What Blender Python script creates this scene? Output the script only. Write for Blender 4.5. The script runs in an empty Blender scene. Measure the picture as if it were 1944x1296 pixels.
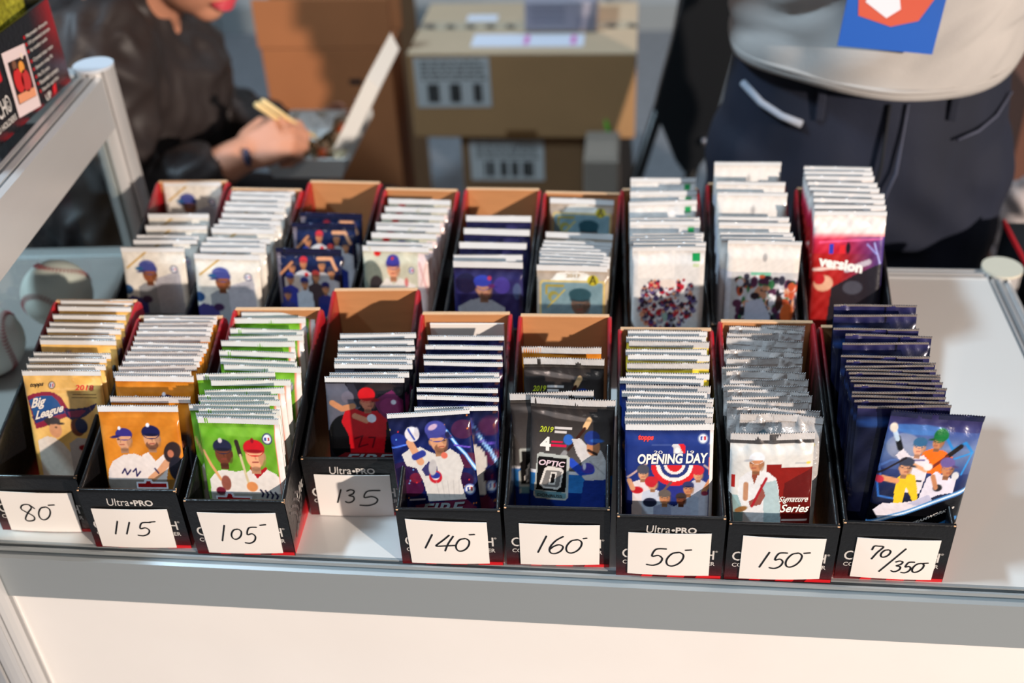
import bpy, bmesh, math, random
import numpy as np
from mathutils import Vector, Matrix, noise

# ------------------------------------------------------------------ camera, world, lights, exposure
SC = bpy.context.scene
COL = SC.collection
T = 0.85                                   # height of the counter top above the floor

def make_camera():
    cd = bpy.data.cameras.new('camera')
    cd.sensor_width = 36.0
    cd.lens = 2096.6 / 1944 * 36
    cd.clip_start = 0.02
    cd.dof.use_dof = True
    cd.dof.focus_distance = 0.86
    cd.dof.aperture_fstop = 3.6
    c = bpy.data.objects.new('camera', cd)
    COL.objects.link(c)
    pitch, yaw, roll = 0.6192, -0.1320, -0.0523
    fw = Vector((math.sin(yaw) * math.cos(pitch), math.cos(yaw) * math.cos(pitch), -math.sin(pitch)))
    r = Vector((math.cos(yaw), -math.sin(yaw), 0))
    u = r.cross(fw)
    r2 = r * math.cos(roll) + u * math.sin(roll)
    u2 = -r * math.sin(roll) + u * math.cos(roll)
    m = Matrix((r2, u2, -fw)).transposed().to_4x4()
    m.translation = Vector((0.0831, -0.6826, 0.6620 + T))
    c.matrix_world = m
    SC.camera = c
make_camera()

w = bpy.data.worlds.new('hall'); SC.world = w; w.use_nodes = True
w.node_tree.nodes['Background'].inputs[0].default_value = (0.80, 0.88, 1.0, 1)
w.node_tree.nodes['Background'].inputs[1].default_value = 0.13

def lamp(name, kind, loc, target, energy, color, size=0.1, angle=None):
    d = bpy.data.lights.new(name, kind)
    d.energy = energy; d.color = color
    if kind == 'AREA':
        d.shape = 'RECTANGLE'; d.size = size[0]; d.size_y = size[1]
    elif kind == 'SPOT':
        d.shadow_soft_size = size; d.spot_size = math.radians(angle); d.spot_blend = 0.5
    o = bpy.data.objects.new(name, d); COL.objects.link(o)
    o.location = loc
    o.rotation_euler = (Vector(target) - Vector(loc)).to_track_quat('-Z', 'Y').to_euler()
    return o
KD = Vector((0.725, -0.635, 0.272)).normalized()
kt = Vector((0.05, 0.1, T))
lamp('booth_spotlight', 'SPOT', kt + KD * 6.0, kt, 2150, (1.0, 0.85, 0.73), 0.07, 55)
lamp('overhead_strip_light', 'AREA', (-2.1, -0.1, T + 2.9), (0.2, 0.15, T), 125, (0.60, 0.82, 1.0), (0.7, 0.2))
lamp('added_reflection_light', 'AREA', (0.4, 2.6, 4.2), (0.2, 0.6, 0.8), 26, (0.82, 0.91, 1.0), (1.6, 0.4))  # added unseen area light, gives the foil wrappers something bright to reflect
lamp('added_reflection_light', 'AREA', (0.6, -2.4, 3.9), (0.0, 0.2, 0.8), 16, (1.0, 0.92, 0.86), (1.4, 0.4))  # second added light on the camera side, also for foil reflections

SC.view_settings.view_transform = 'Standard'
SC.view_settings.look = 'None'
SC.view_settings.gamma = 1
SC.view_settings.use_curve_mapping = False
SC.view_settings.exposure = 0.0
SC.cycles.use_denoising = True
SC.cycles.max_bounces = 8
SC.cycles.sample_clamp_indirect = 6

# ------------------------------------------------------------------ helpers
RNG = random.Random(7)
def lin(c):
    return tuple(((v / 255) / 12.92 if v / 255 <= 0.04045 else ((v / 255 + 0.055) / 1.055) ** 2.4) for v in c)
def lina(a):
    a = np.clip(np.asarray(a, float) / 255, 0, 1)
    return np.where(a <= 0.04045, a / 12.92, ((a + 0.055) / 1.055) ** 2.4)

MATS = {}
def mat(name, color=(128, 128, 128), rough=0.5, metal=0.0, coat=0.0, coat_rough=0.1, bump=0.0, bscale=50.0, vary=0.0, vscale=8.0,
        attr=False, spec=0.5, stretch=None, trans=0.0, ior=1.45, sheen=0.0):
    if name in MATS: return MATS[name]
    m = bpy.data.materials.new(name); m.use_nodes = True
    nt = m.node_tree; b = nt.nodes['Principled BSDF']
    c = lin(color)
    b.inputs['Base Color'].default_value = (*c, 1)
    b.inputs['Roughness'].default_value = rough
    b.inputs['Metallic'].default_value = metal
    b.inputs['Coat Weight'].default_value = coat
    b.inputs['Coat Roughness'].default_value = coat_rough
    b.inputs['Specular IOR Level'].default_value = spec
    b.inputs['Transmission Weight'].default_value = trans
    b.inputs['IOR'].default_value = ior
    b.inputs['Sheen Weight'].default_value = sheen
    tc = nt.nodes.new('ShaderNodeTexCoord')
    mp = nt.nodes.new('ShaderNodeMapping')
    nt.links.new(tc.outputs['Object'], mp.inputs[0])
    if stretch: mp.inputs['Scale'].default_value = stretch
    if attr:
        a = nt.nodes.new('ShaderNodeAttribute'); a.attribute_name = 'Col'
        nt.links.new(a.outputs['Color'], b.inputs['Base Color'])
        nt.links.new(a.outputs['Alpha'], b.inputs['Metallic'])
    elif vary > 0:
        n = nt.nodes.new('ShaderNodeTexNoise'); n.inputs['Scale'].default_value = vscale; n.inputs['Detail'].default_value = 6
        nt.links.new(mp.outputs[0], n.inputs[0])
        r = nt.nodes.new('ShaderNodeValToRGB')
        r.color_ramp.elements[0].position = 0.3; r.color_ramp.elements[1].position = 0.7
        r.color_ramp.elements[0].color = (*[max(0, v * (1 - vary)) for v in c], 1)
        r.color_ramp.elements[1].color = (*[min(1, v * (1 + vary)) for v in c], 1)
        nt.links.new(n.outputs[0], r.inputs[0]); nt.links.new(r.outputs[0], b.inputs['Base Color'])
    if bump > 0:
        n = nt.nodes.new('ShaderNodeTexNoise'); n.inputs['Scale'].default_value = bscale; n.inputs['Detail'].default_value = 4
        nt.links.new(mp.outputs[0], n.inputs[0])
        bp = nt.nodes.new('ShaderNodeBump'); bp.inputs['Strength'].default_value = bump; bp.inputs['Distance'].default_value = 0.002
        nt.links.new(n.outputs[0], bp.inputs['Height']); nt.links.new(bp.outputs[0], b.inputs['Normal'])
    MATS[name] = m
    return m

def tag(o, label=None, cat=None, group=None, kind=None):
    if label: o['label'] = label
    if cat: o['category'] = cat
    if group: o['group'] = group
    if kind: o['kind'] = kind
    return o
def link(name, mesh, m=None, parent=None, loc=None, rot=None):
    o = bpy.data.objects.new(name, mesh); COL.objects.link(o)
    if m is not None and mesh is not None and len(mesh.materials) == 0: mesh.materials.append(m)
    if parent is not None: o.parent = parent
    if loc is not None: o.location = loc
    if rot is not None: o.rotation_euler = rot
    return o
def empty(name, loc=(0, 0, 0), rz=0):
    o = bpy.data.objects.new(name, None); COL.objects.link(o); o.empty_display_size = 0.02
    o.location = loc; o.rotation_euler = (0, 0, rz)
    return o

class MB:
    """collects vertices and faces of one mesh object"""
    def __init__(s): s.v = []; s.f = []
    def add(s, vs, fs):
        b = len(s.v); s.v += [tuple(p) for p in vs]; s.f += [tuple(b + i for i in f) for f in fs]; return s
    def box(s, lo, hi, bev=0.0, M=None):
        bm = bmesh.new()
        bmesh.ops.create_cube(bm, size=1)
        lo = Vector(lo); hi = Vector(hi); c = (lo + hi) / 2; d = hi - lo
        for v in bm.verts: v.co = Vector((v.co.x * d.x, v.co.y * d.y, v.co.z * d.z)) + c
        if bev > 0: bmesh.ops.bevel(bm, geom=bm.edges[:], offset=bev, segments=2, affect='EDGES', profile=0.5)
        return s.bm(bm, M)
    def bm(s, bm, M=None):
        bm.verts.ensure_lookup_table()
        for i, v in enumerate(bm.verts): v.index = i
        s.add([(M @ v.co) if M else v.co for v in bm.verts], [[v.index for v in f.verts] for f in bm.faces]); bm.free(); return s
    def tube(s, pts, r, n=10, caps=True):
        pts = [Vector(p) for p in pts]; rs = r if isinstance(r, (list, tuple)) else [r] * len(pts)
        vs = []; prev = None
        for i, p in enumerate(pts):
            t = (pts[min(i + 1, len(pts) - 1)] - pts[max(i - 1, 0)]).normalized()
            if prev is None:
                a = Vector((0, 0, 1)) if abs(t.z) < 0.9 else Vector((1, 0, 0))
                x = t.cross(a).normalized()
            else: x = (prev - t * prev.dot(t)).normalized()
            prev = x; y = t.cross(x)
            for k in range(n):
                a = 2 * math.pi * k / n; vs.append(p + (x * math.cos(a) + y * math.sin(a)) * rs[i])
        fs = [(i * n + k, i * n + (k + 1) % n, (i + 1) * n + (k + 1) % n, (i + 1) * n + k) for i in range(len(pts) - 1) for k in range(n)]
        if caps: fs += [tuple(range(n))[::-1], tuple(range((len(pts) - 1) * n, len(pts) * n))]
        return s.add(vs, fs)
    def prism(s, prof, axis, a, b):
        """profile [(p,q)] extruded along axis 0/1/2 from a to b"""
        n = len(prof); vs = []
        for t in (a, b):
            for p, q in prof:
                vs.append({0: (t, p, q), 1: (p, t, q), 2: (p, q, t)}[axis])
        fs = [(i, (i + 1) % n, n + (i + 1) % n, n + i) for i in range(n)] + [tuple(range(n))[::-1], tuple(range(n, 2 * n))]
        return s.add(vs, fs)
    def ball(s, c, r, M=None, seg=20, rings=12):
        bm = bmesh.new(); bmesh.ops.create_uvsphere(bm, u_segments=seg, v_segments=rings, radius=1)
        r = r if isinstance(r, (tuple, list)) else (r, r, r)
        for v in bm.verts:
            p = Vector((v.co.x * r[0], v.co.y * r[1], v.co.z * r[2]))
            v.co = (M @ p if M else p) + Vector(c)
        return s.bm(bm)
    def capsule(s, a, ra, b, rb, n=16):
        a = Vector(a); b = Vector(b); d = (b - a); L = d.length; t = d.normalized()
        pts = []; rs = []
        for k in range(5):
            e = math.pi / 2 * (1 - k / 5); pts.append(a - t * ra * math.sin(e)); rs.append(max(ra * math.cos(e), ra * .05))
        pts.append(a); rs.append(ra)
        pts.append(b); rs.append(rb)
        for k in range(1, 6):
            e = math.pi / 2 * k / 5; pts.append(b + t * rb * math.sin(e)); rs.append(max(rb * math.cos(e), rb * .05))
        return s.tube(pts, rs, n)
    def chain(s, pts, rs, n=16):
        for i in range(len(pts) - 1): s.capsule(pts[i], rs[i], pts[i + 1], rs[i + 1], n)
        return s
    def loft(s, rings, n=24):
        """rings: (center, rx, ry, rot) horizontal ellipses"""
        vs = []
        for c, rx, ry, rot in rings:
            for k in range(n):
                a = 2 * math.pi * k / n; x = rx * math.cos(a); y = ry * math.sin(a)
                vs.append((c[0] + x * math.cos(rot) - y * math.sin(rot), c[1] + x * math.sin(rot) + y * math.cos(rot), c[2]))
        m = len(rings)
        fs = [(i * n + k, i * n + (k + 1) % n, (i + 1) * n + (k + 1) % n, (i + 1) * n + k) for i in range(m - 1) for k in range(n)]
        fs += [tuple(range(n))[::-1], tuple(range((m - 1) * n, m * n))]
        return s.add(vs, fs)
    def mesh(s, name, smooth=False):
        me = bpy.data.meshes.new(name); me.from_pydata([tuple(v) for v in s.v], [], s.f); me.update()
        if smooth: me.shade_smooth()
        return me
    def build(s, name, m, parent=None, smooth=False, loc=None, rot=None):
        me = s.mesh(name, smooth)
        return link(name, me, m, parent, loc, rot)

def smart(o, deg=35):
    o.data.shade_smooth()
    md = o.modifiers.new('ws', 'WEIGHTED_NORMAL') if False else None
    try: o.data.set_sharp_from_angle(angle=math.radians(deg))
    except Exception: pass
    return o
def remeshed(mb, name, voxel, m, parent=None, smooth=6, fold=None):
    """one continuous skin grown over the collected volumes"""
    me = mb.mesh('tmp'); o = bpy.data.objects.new('tmp', me); COL.objects.link(o)
    md = o.modifiers.new('r', 'REMESH'); md.mode = 'VOXEL'; md.voxel_size = voxel; md.use_smooth_shade = True
    sm = o.modifiers.new('s', 'SMOOTH'); sm.factor = 0.5; sm.iterations = smooth
    dg = bpy.context.evaluated_depsgraph_get()
    out = bpy.data.meshes.new_from_object(o.evaluated_get(dg))
    bpy.data.objects.remove(o); bpy.data.meshes.remove(me)
    if fold:
        n = len(out.vertices)
        co = np.empty(n * 3); out.vertices.foreach_get('co', co); co = co.reshape(-1, 3)
        no = np.array([tuple(v.normal) for v in out.vertices])
        co = co + no * fold(co)[:, None]
        out.vertices.foreach_set('co', co.ravel()); out.update()
    out.name = name; out.shade_smooth(); out.materials.clear()
    return link(name, out, m, parent)

def grids_mesh(name, grids, teeth=False):
    """grids: list of (P[ny,nx,3], C[ny,nx,4] or None)"""
    V = []; F = []; C = []; b = 0
    for P, c in grids:
        ny, nx = P.shape[:2]
        V.append(P.reshape(-1, 3))
        idx = b + np.arange(ny * nx).reshape(ny, nx)
        F.append(np.stack([idx[:-1, :-1], idx[:-1, 1:], idx[1:, 1:], idx[1:, :-1]], -1).reshape(-1, 4))
        C.append(c.reshape(-1, 4) if c is not None else np.ones((ny * nx, 4)) * [.8, .8, .8, 0])
        b += ny * nx
    V = np.concatenate(V); F = np.concatenate(F); C = np.concatenate(C)
    me = bpy.data.meshes.new(name)
    me.vertices.add(len(V)); me.vertices.foreach_set('co', V.ravel())
    me.loops.add(F.size); me.loops.foreach_set('vertex_index', F.ravel())
    me.polygons.add(len(F)); me.polygons.foreach_set('loop_start', np.arange(len(F)) * 4)
    me.polygons.foreach_set('loop_total', np.full(len(F), 4))
    me.update(calc_edges=True)
    a = me.attributes.new('Col', 'FLOAT_COLOR', 'POINT'); a.data.foreach_set('color', C.astype(float).ravel())
    me.shade_smooth()
    return me

def text2d(s, bold=0.0, shear=0.0, spacing=1.0):
    """flat outline text as (verts Nx2 normalised to height 1 cap, faces); x starts at 0"""
    cu = bpy.data.curves.new('t', 'FONT'); cu.body = s; cu.size = 1; cu.offset = bold; cu.shear = shear
    cu.space_character = spacing; cu.resolution_u = 3
    o = bpy.data.objects.new('t', cu); COL.objects.link(o)
    dg = bpy.context.evaluated_depsgraph_get()
    me = bpy.data.meshes.new_from_object(o.evaluated_get(dg))
    v = np.array([tuple(p.co)[:2] for p in me.vertices]); f = [tuple(p.vertices) for p in me.polygons]
    bpy.data.objects.remove(o); bpy.data.curves.remove(cu); bpy.data.meshes.remove(me)
    if len(v) == 0: return np.zeros((0, 2)), []
    v[:, 0] -= v[:, 0].min(); y0 = v[:, 1].min(); h = v[:, 1].max() - y0
    v[:, 1] = (v[:, 1] - y0) / h; v[:, 0] /= h
    return v, f
def text_fit(s, x0, x1, y0, y1, fn, name, m, parent, bold=0.0, shear=0.0, slope=0.0, spacing=1.0):
    """text stretched to the box x0..x1, y0(bottom)..y1(top) of a 2-D frame; fn maps the frame to 3-D"""
    v, f = text2d(s, bold, shear, spacing)
    if len(v) == 0: return None
    wd = v[:, 0].max()
    X = x0 + v[:, 0] / wd * (x1 - x0); Y = y0 + v[:, 1] * (y1 - y0) + slope * (X - x0)
    me = bpy.data.meshes.new(name); me.from_pydata([fn(a, b) for a, b in zip(X, Y)], [], f); me.update()
    return link(name, me, m, parent)

def ribbon(mb, pts, wdt, fn, n=8):
    """flat pen stroke through pts in a 2-D frame"""
    for i in range(len(pts) - 1):
        a = Vector(pts[i]); b = Vector(pts[i + 1]); d = (b - a)
        if d.length < 1e-9: continue
        q = Vector((-d.y, d.x)).normalized() * wdt / 2
        mb.add([fn(*(a + q)), fn(*(a - q)), fn(*(b - q)), fn(*(b + q))], [(0, 1, 2, 3)])
    for p in pts:
        mb.add([fn(p[0] + math.cos(t * 2 * math.pi / n) * wdt / 2, p[1] + math.sin(t * 2 * math.pi / n) * wdt / 2) for t in range(n)], [tuple(range(n))])

# ------------------------------------------------------------------ materials
M_top = mat('counter_top_laminate', (214, 212, 208), 0.33, coat=0.6, coat_rough=0.06, vary=0.03, vscale=3, bump=0.02, bscale=300)
M_panel = mat('white_panel', (238, 234, 230), 0.5, vary=0.035, vscale=5, bump=0.03, bscale=40)
M_alu = mat('satin_aluminium', (204, 203, 202), 0.36, 0.45, vary=0.04, vscale=3, bump=0.03, bscale=90, stretch=(.2, 1, 4))
M_aluflat = mat('anodised_aluminium', (160, 166, 168), 0.45, 0.35, vary=0.05, vscale=2, bump=0.04, bscale=120, stretch=(.1, 1, 3))
M_cap = mat('post_cap_plastic', (206, 202, 184), 0.5)
M_capw = mat('grey_white_cap', (190, 196, 204), 0.45)
M_dark = mat('dark_gap', (30, 30, 30), 0.6)
M_floor = mat('grey_carpet', (124, 127, 132), 0.95, vary=0.12, vscale=30, bump=0.4, bscale=400)
M_wall = mat('booth_wall_panel', (150, 158, 164), 0.7, vary=0.03, vscale=2)
M_kraft = mat('kraft_cardboard', (192, 134, 86), 0.85, vary=0.06, vscale=25, bump=0.08, bscale=200, stretch=(1, 1, 6))
M_kraftd = mat('brown_carton', (166, 126, 84), 0.85, vary=0.05, vscale=8, bump=0.08, bscale=90)
M_kraftr = mat('reddish_carton', (168, 104, 62), 0.85, vary=0.05, vscale=8, bump=0.08, bscale=90)
M_kedge = mat('cardboard_edge', (214, 170, 130), 0.9, bump=0.3, bscale=500)
M_box = mat('printed_black_board', (16, 16, 17), 0.32, attr=True, bump=0.25, bscale=260, spec=0.5, coat=0.25, coat_rough=0.2)
M_white = mat('matt_white_card', (234, 228, 222), 0.6)
M_ink = mat('black_marker_ink', (16, 15, 18), 0.5)
M_wtxt = mat('white_print', (205, 200, 195), 0.5)
M_red = mat('red_print', (205, 30, 38), 0.4)
M_wrap = mat('glossy_wrapper', (200, 200, 200), 0.24, attr=True, bump=0.22, bscale=90, coat=0.5, coat_rough=0.08)
M_foil = mat('crinkled_foil_wrapper', (200, 200, 200), 0.2, attr=True, bump=0.5, bscale=70, coat=0.5, coat_rough=0.05)
M_seal = mat('white_crimped_seal', (222, 222, 222), 0.3, 0.1, bump=0.1, bscale=400, coat=0.4)
M_crinkle = mat('crinkled_silver_wrapper', (200, 200, 200), 0.16, attr=True, bump=1.0, bscale=110, coat=0.6, coat_rough=0.04)
M_seals = mat('silver_crimped_seal', (222, 218, 216), 0.22, 0.3, bump=0.3, bscale=200)
M_sealt = mat('tan_grey_seal', (128, 118, 114), 0.35, 0.2, bump=0.1, bscale=300)
M_sealc = mat('blue_sheen_seal', (40, 44, 80), 0.25, 0.5, bump=0.2, bscale=200, coat=0.5)
M_skin = mat('skin', (196, 136, 108), 0.5, vary=0.06, vscale=20, bump=0.05, bscale=200)
M_skin2 = mat('tanned_skin', (190, 130, 100), 0.5, vary=0.06, vscale=20, bump=0.05, bscale=200)
M_jacket = mat('dark_brown_nylon', (44, 37, 36), 0.55, vary=0.2, vscale=6, bump=0.25, bscale=35)
M_trouser = mat('black_trousers', (20, 21, 27), 0.8, bump=0.1, bscale=150)
M_denim = mat('dark_denim', (19, 25, 43), 0.8, vary=0.25, vscale=10, bump=0.2, bscale=500, stretch=(1, 1, .3))
M_thread = mat('pale_stitching', (150, 156, 168), 0.8)
M_shirt = mat('grey_marl_jersey', (172, 168, 164), 0.9, vary=0.06, vscale=12, bump=0.15, bscale=300)
M_blackm = mat('black_vinyl', (18, 20, 23), 0.42, bump=0.1, bscale=300)
M_blackt = mat('black_tube', (10, 10, 11), 0.35)
M_hair = mat('black_hair', (18, 15, 14), 0.5, bump=0.6, bscale=300)
M_eye = mat('eye_white', (225, 222, 218), 0.2)
M_iris = mat('dark_iris', (30, 20, 15), 0.2)
M_lips = mat('lips', (205, 70, 84), 0.4)
M_shoe = mat('dark_shoe', (30, 30, 34), 0.6)
M_leather = mat('white_leather', (226, 220, 210), 0.5, bump=0.08, bscale=300)
M_stitch = mat('red_stitch', (170, 50, 62), 0.6)

def glass_mat():
    m = bpy.data.materials.new('clear_glass'); m.use_nodes = True
    nt = m.node_tree; nt.nodes.remove(nt.nodes['Principled BSDF'])
    fr = nt.nodes.new('ShaderNodeFresnel'); fr.inputs[0].default_value = 1.5
    tr = nt.nodes.new('ShaderNodeBsdfTransparent'); tr.inputs[0].default_value = (0.93, 0.96, 0.95, 1)
    gl = nt.nodes.new('ShaderNodeBsdfGlossy'); gl.inputs['Roughness'].default_value = 0.01
    mx = nt.nodes.new('ShaderNodeMixShader'); out = nt.nodes['Material Output']
    ge = nt.nodes.new('ShaderNodeNewGeometry'); ma = nt.nodes.new('ShaderNodeMath'); ma.operation = 'SUBTRACT'; ma.use_clamp = True
    nt.links.new(fr.outputs[0], ma.inputs[0]); nt.links.new(ge.outputs['Backfacing'], ma.inputs[1])
    nt.links.new(ma.outputs[0], mx.inputs[0]); nt.links.new(tr.outputs[0], mx.inputs[1]); nt.links.new(gl.outputs[0], mx.inputs[2])
    nt.links.new(mx.outputs[0], out.inputs[0])
    return m
M_glass = glass_mat()

# ------------------------------------------------------------------ setting: floor, walls
def struct(o): o['kind'] = 'structure'; return o
struct(MB().box((-4, -2.5, -0.05), (4, 3.6, 0)).build('floor', M_floor))
struct(MB().box((-4, 3.5, 0), (4, 3.6, 3.2)).build('wall_back', M_wall))
for k in range(5):
    x = -3.2 + k * 1.6
    struct(MB().box((x - .02, 3.46, 0), (x + .02, 3.5, 3.2), .004).build('trim_%d' % (k + 1), M_aluflat))
struct(MB().box((-4, 3.485, 0), (4, 3.5, .1)).build('baseboard_back', M_aluflat))

# ------------------------------------------------------------------ the counter
XL, XR, YF, YB = -0.475, 0.484, -0.086, 0.392
def post_profile(r=0.021, slots=8, d=0.006):
    pr = []
    n = slots
    for k in range(n):
        a0 = 2 * math.pi * k / n
        for da, rr in ((-.28, r), (-.14, r), (-.10, r), (-.10, r - d), (.10, r - d), (.10, r), (.14, r), (.28, r)):
            pr.append((math.cos(a0 + da) * rr, math.sin(a0 + da) * rr))
    return pr
def post(parent, x, y, z0, z1, capm, name='post'):
    p = [(x + a, y + b) for a, b in post_profile()]
    o = MB().prism(p, 2, z0, z1).build(name, M_alu, parent)
    c = MB().prism([(x + math.cos(a * math.pi / 12) * .0215, y + math.sin(a * math.pi / 12) * .0215) for a in range(24)], 2, z1, z1 + .003).build('post_cap', capm, o)
    return o
def rail_profile(y0, y1, zt, zb, inner):
    """front rail: flat face outside, ribbed and grooved top; inner = sign towards the table"""
    w_ = y1 - y0
    return [(y0, zb), (y0, zt - .001), (y0 + .15 * w_, zt), (y0 + .18 * w_, zt), (y0 + .18 * w_, zt - .004), (y0 + .50 * w_, zt - .004), (y0 + .52 * w_, zt),
            (y0 + .62 * w_, zt), (y0 + .64 * w_, zt - .009), (y0 + .86 * w_, zt - .009), (y0 + .88 * w_, zt - .001), (y1, zt - .001), (y1, zb)]
counter = empty('display_counter', (0, 0, 0))
tag(counter, 'white topped exhibition counter framed in grey aluminium rails under the black card boxes', 'counter')
MB().box((XL, YF + .018, T - .018), (XR - .018, YB - .016, T)).build('tabletop', M_top, counter)
MB().prism(rail_profile(T * 0 + YF - .002, YF + .018, T + .001, T - .047, 1), 0, XL + .02, XR - .02).build('front_rail', M_aluflat, counter)
MB().prism([(YB + .002 - (y - YF + .002), z) for y, z in rail_profile(YF - .002, YF + .016, T + .002, T - .047, 1)], 0, -.48, XR - .018).build('back_rail', M_alu, counter)
MB().prism([(XR + .004 - (y - YF + .002), z) for y, z in rail_profile(YF - .002, YF + .018, T + .002, T - .047, 1)], 1, YF + .02, YB - .018).build('side_rail', M_alu, counter)
MB().box((XL + .015, YF + .004, .04), (XR - .015, YF + .012, T - .045)).build('front_panel', M_panel, counter)
MB().box((XR - .012, YF + .015, .04), (XR - .004, YB - .015, T - .045)).build('side_panel', M_panel, counter)
MB().box((XL + .015, YF + .012, .42), (XR - .015, YB - .02, .436)).build('shelf', M_top, counter)
post(counter, XR, YB, 0, T + .003, M_cap)
post(counter, XR, YF, 0, T + .003, M_cap)

# the glass sided case that stands at the left end of the counter
case = empty('glass_display_case', (0, 0, 0))
tag(case, 'glass sided display case with aluminium rails, at the left end of the counter', 'display case')
PB = Vector((-.5, .405)); PF = Vector((-.463, -.087))
post(case, PB.x, PB.y, 0, T + .231, M_capw)
post(case, PF.x, PF.y, 0, T + .231, M_capw)
dv = (PB - PF).normalized(); nv = Vector((dv.y, -dv.x)); ang = math.atan2(-dv.x, dv.y)
L_ = (PB - PF).length
def case_part(name, lo, hi, m, bev=.0015):     # local frame: x = across (towards the boxes), y = from front post to back post
    o = MB().box(lo, hi, bev).build(name, m, case)
    o.location = (PF.x, PF.y, T); o.rotation_euler = (0, 0, ang)
    return o
rp = [(-.014, .168), (-.014, .226), (-.009, .226), (-.009, .220), (-.003, .220), (-.003, .227), (.004, .227), (.004, .221), (.008, .221), (.008, .227), (.014, .225), (.014, .168)]
o = MB().prism(rp, 1, .019, L_ - .019).build('top_rail', M_alu, case); o.location = (PF.x, PF.y, T); o.rotation_euler = (0, 0, ang)
rp = [(-.012, .168), (-.012, .226), (.012, .226), (.012, .168)]
case_part('glass_panel', (-.0025, .02, .003), (.0025, L_ - .02, .17), M_glass, 0)
case_part('case_floor', (-.72, -.01, -.018), (-.006, L_ - .012, 0), mat('case_floor_laminate', (168, 158, 154), 0.4, coat=0.3), 0)
case_part('back_rail', (-.72, L_ - .012, -.047), (-.02, L_ + .01, .002), M_alu)
case_part('back_top_rail', (-.72, L_ - .010, .172), (-.02, L_ + .012, .226), M_alu)
case_part('front_top_rail', (-.72, -.012, .172), (-.02, .012, .226), M_alu)
case_part('front_rail', (-.72, -.012, -.047), (-.02, .012, .002), M_aluflat)
case_part('glass_top', (-.72, .012, .2185), (-.010, L_ - .012, .2235), M_glass, 0)
case_part('front_panel', (-.72, -.004, -T + .04), (-.02, .004, -.045), M_panel, 0)
case_part('panel_trim', (.012, .018, -T + .04), (.016, .030, -.047), M_alu)

# ------------------------------------------------------------------ black card boxes
BOX = {
'A':(-0.4481,-0.0563,0.0279,0.0620,0.1132,0.1871),
'B':(-0.3576,-0.0709,0.0407,0.0646,0.1109,0.1813),
'C':(-0.2686,-0.0731,0.0361,0.0600,0.1172,0.1910),
'D':(-0.1851,-0.0227,0.0509,0.0635,0.1125,0.1824),
'E':(-0.0964,-0.0734,0.0382,0.0602,0.1172,0.1908),
'F':(-0.0117,-0.0694,0.0245,0.0634,0.1163,0.1885),
'G':(0.0757,-0.0760,0.0235,0.0655,0.1124,0.1836),
'H':(0.1600,-0.0740,0.0146,0.0607,0.1170,0.1900),
'I':(0.2450,-0.0678,0.0125,0.0606,0.1114,0.1868),
'a':(-0.4370,0.1810,0.0298,0.0622,0.1140,0.1870),
'b':(-0.3570,0.1666,-0.0157,0.0622,0.1140,0.1870),
'c':(-0.2761,0.1853,-0.0257,0.0622,0.1140,0.1870),
'd':(-0.1889,0.1699,-0.0249,0.0622,0.1140,0.1870),
'e':(-0.0983,0.1720,-0.0059,0.0622,0.1140,0.1870),
'f':(-0.0180,0.1660,-0.0315,0.0622,0.1140,0.1870),
'g':(0.0765,0.1732,0.0448,0.0622,0.1140,0.1870),
'h':(0.1580,0.1879,0.0026,0.0622,0.1140,0.1870),
'i':(0.2440,0.1794,-0.0229,0.0622,0.1140,0.1870),
}
CARD = {
'A':[(0.0107, 0.0463), (0.0742, 0.0456), (0.0712, 0.001), (0.0087, 0.0015)],
'B':[(0.0076, 0.0454), (0.0709, 0.0453), (0.0694, 0.0018), (0.0063, 0.0024)],
'C':[(0.0094, 0.0485), (0.0735, 0.0487), (0.0725, 0.0039), (0.0103, 0.0029)],
'D':[(0.009, 0.0474), (0.0725, 0.0465), (0.0716, 0.0006), (0.008, 0.0008)],
'E':[(0.0069, 0.0511), (0.071, 0.0484), (0.071, 0.003), (0.0081, 0.0026)],
'F':[(0.0113, 0.0477), (0.0743, 0.0476), (0.074, 0.0043), (0.0112, 0.0024)],
'G':[(0.0089, 0.0497), (0.0718, 0.0503), (0.0721, 0.0046), (0.0089, 0.0049)],
'H':[(0.0112, 0.0493), (0.073, 0.0485), (0.0725, 0.0053), (0.0111, 0.0027)],
'I':[(0.0118, 0.0463), (0.0732, 0.0459), (0.0728, 0.0034), (0.0115, 0.0042)],
}
PRICE = {'A': '80-', 'B': '115-', 'C': '105-', 'D': '135-', 'E': '140-', 'F': '160-', 'G': '50-', 'H': '150-', 'I': '70/350-'}
BACKPOS = {'a': 'leftmost back box', 'b': 'second back box from left', 'c': 'third back box from left',
           'd': 'fourth back box from left', 'e': 'middle back box', 'f': 'fourth back box from right',
           'g': 'third back box from right', 'h': 'second back box from right', 'i': 'rightmost back box'}
W_ = 0.082; TH = 0.0036
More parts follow.
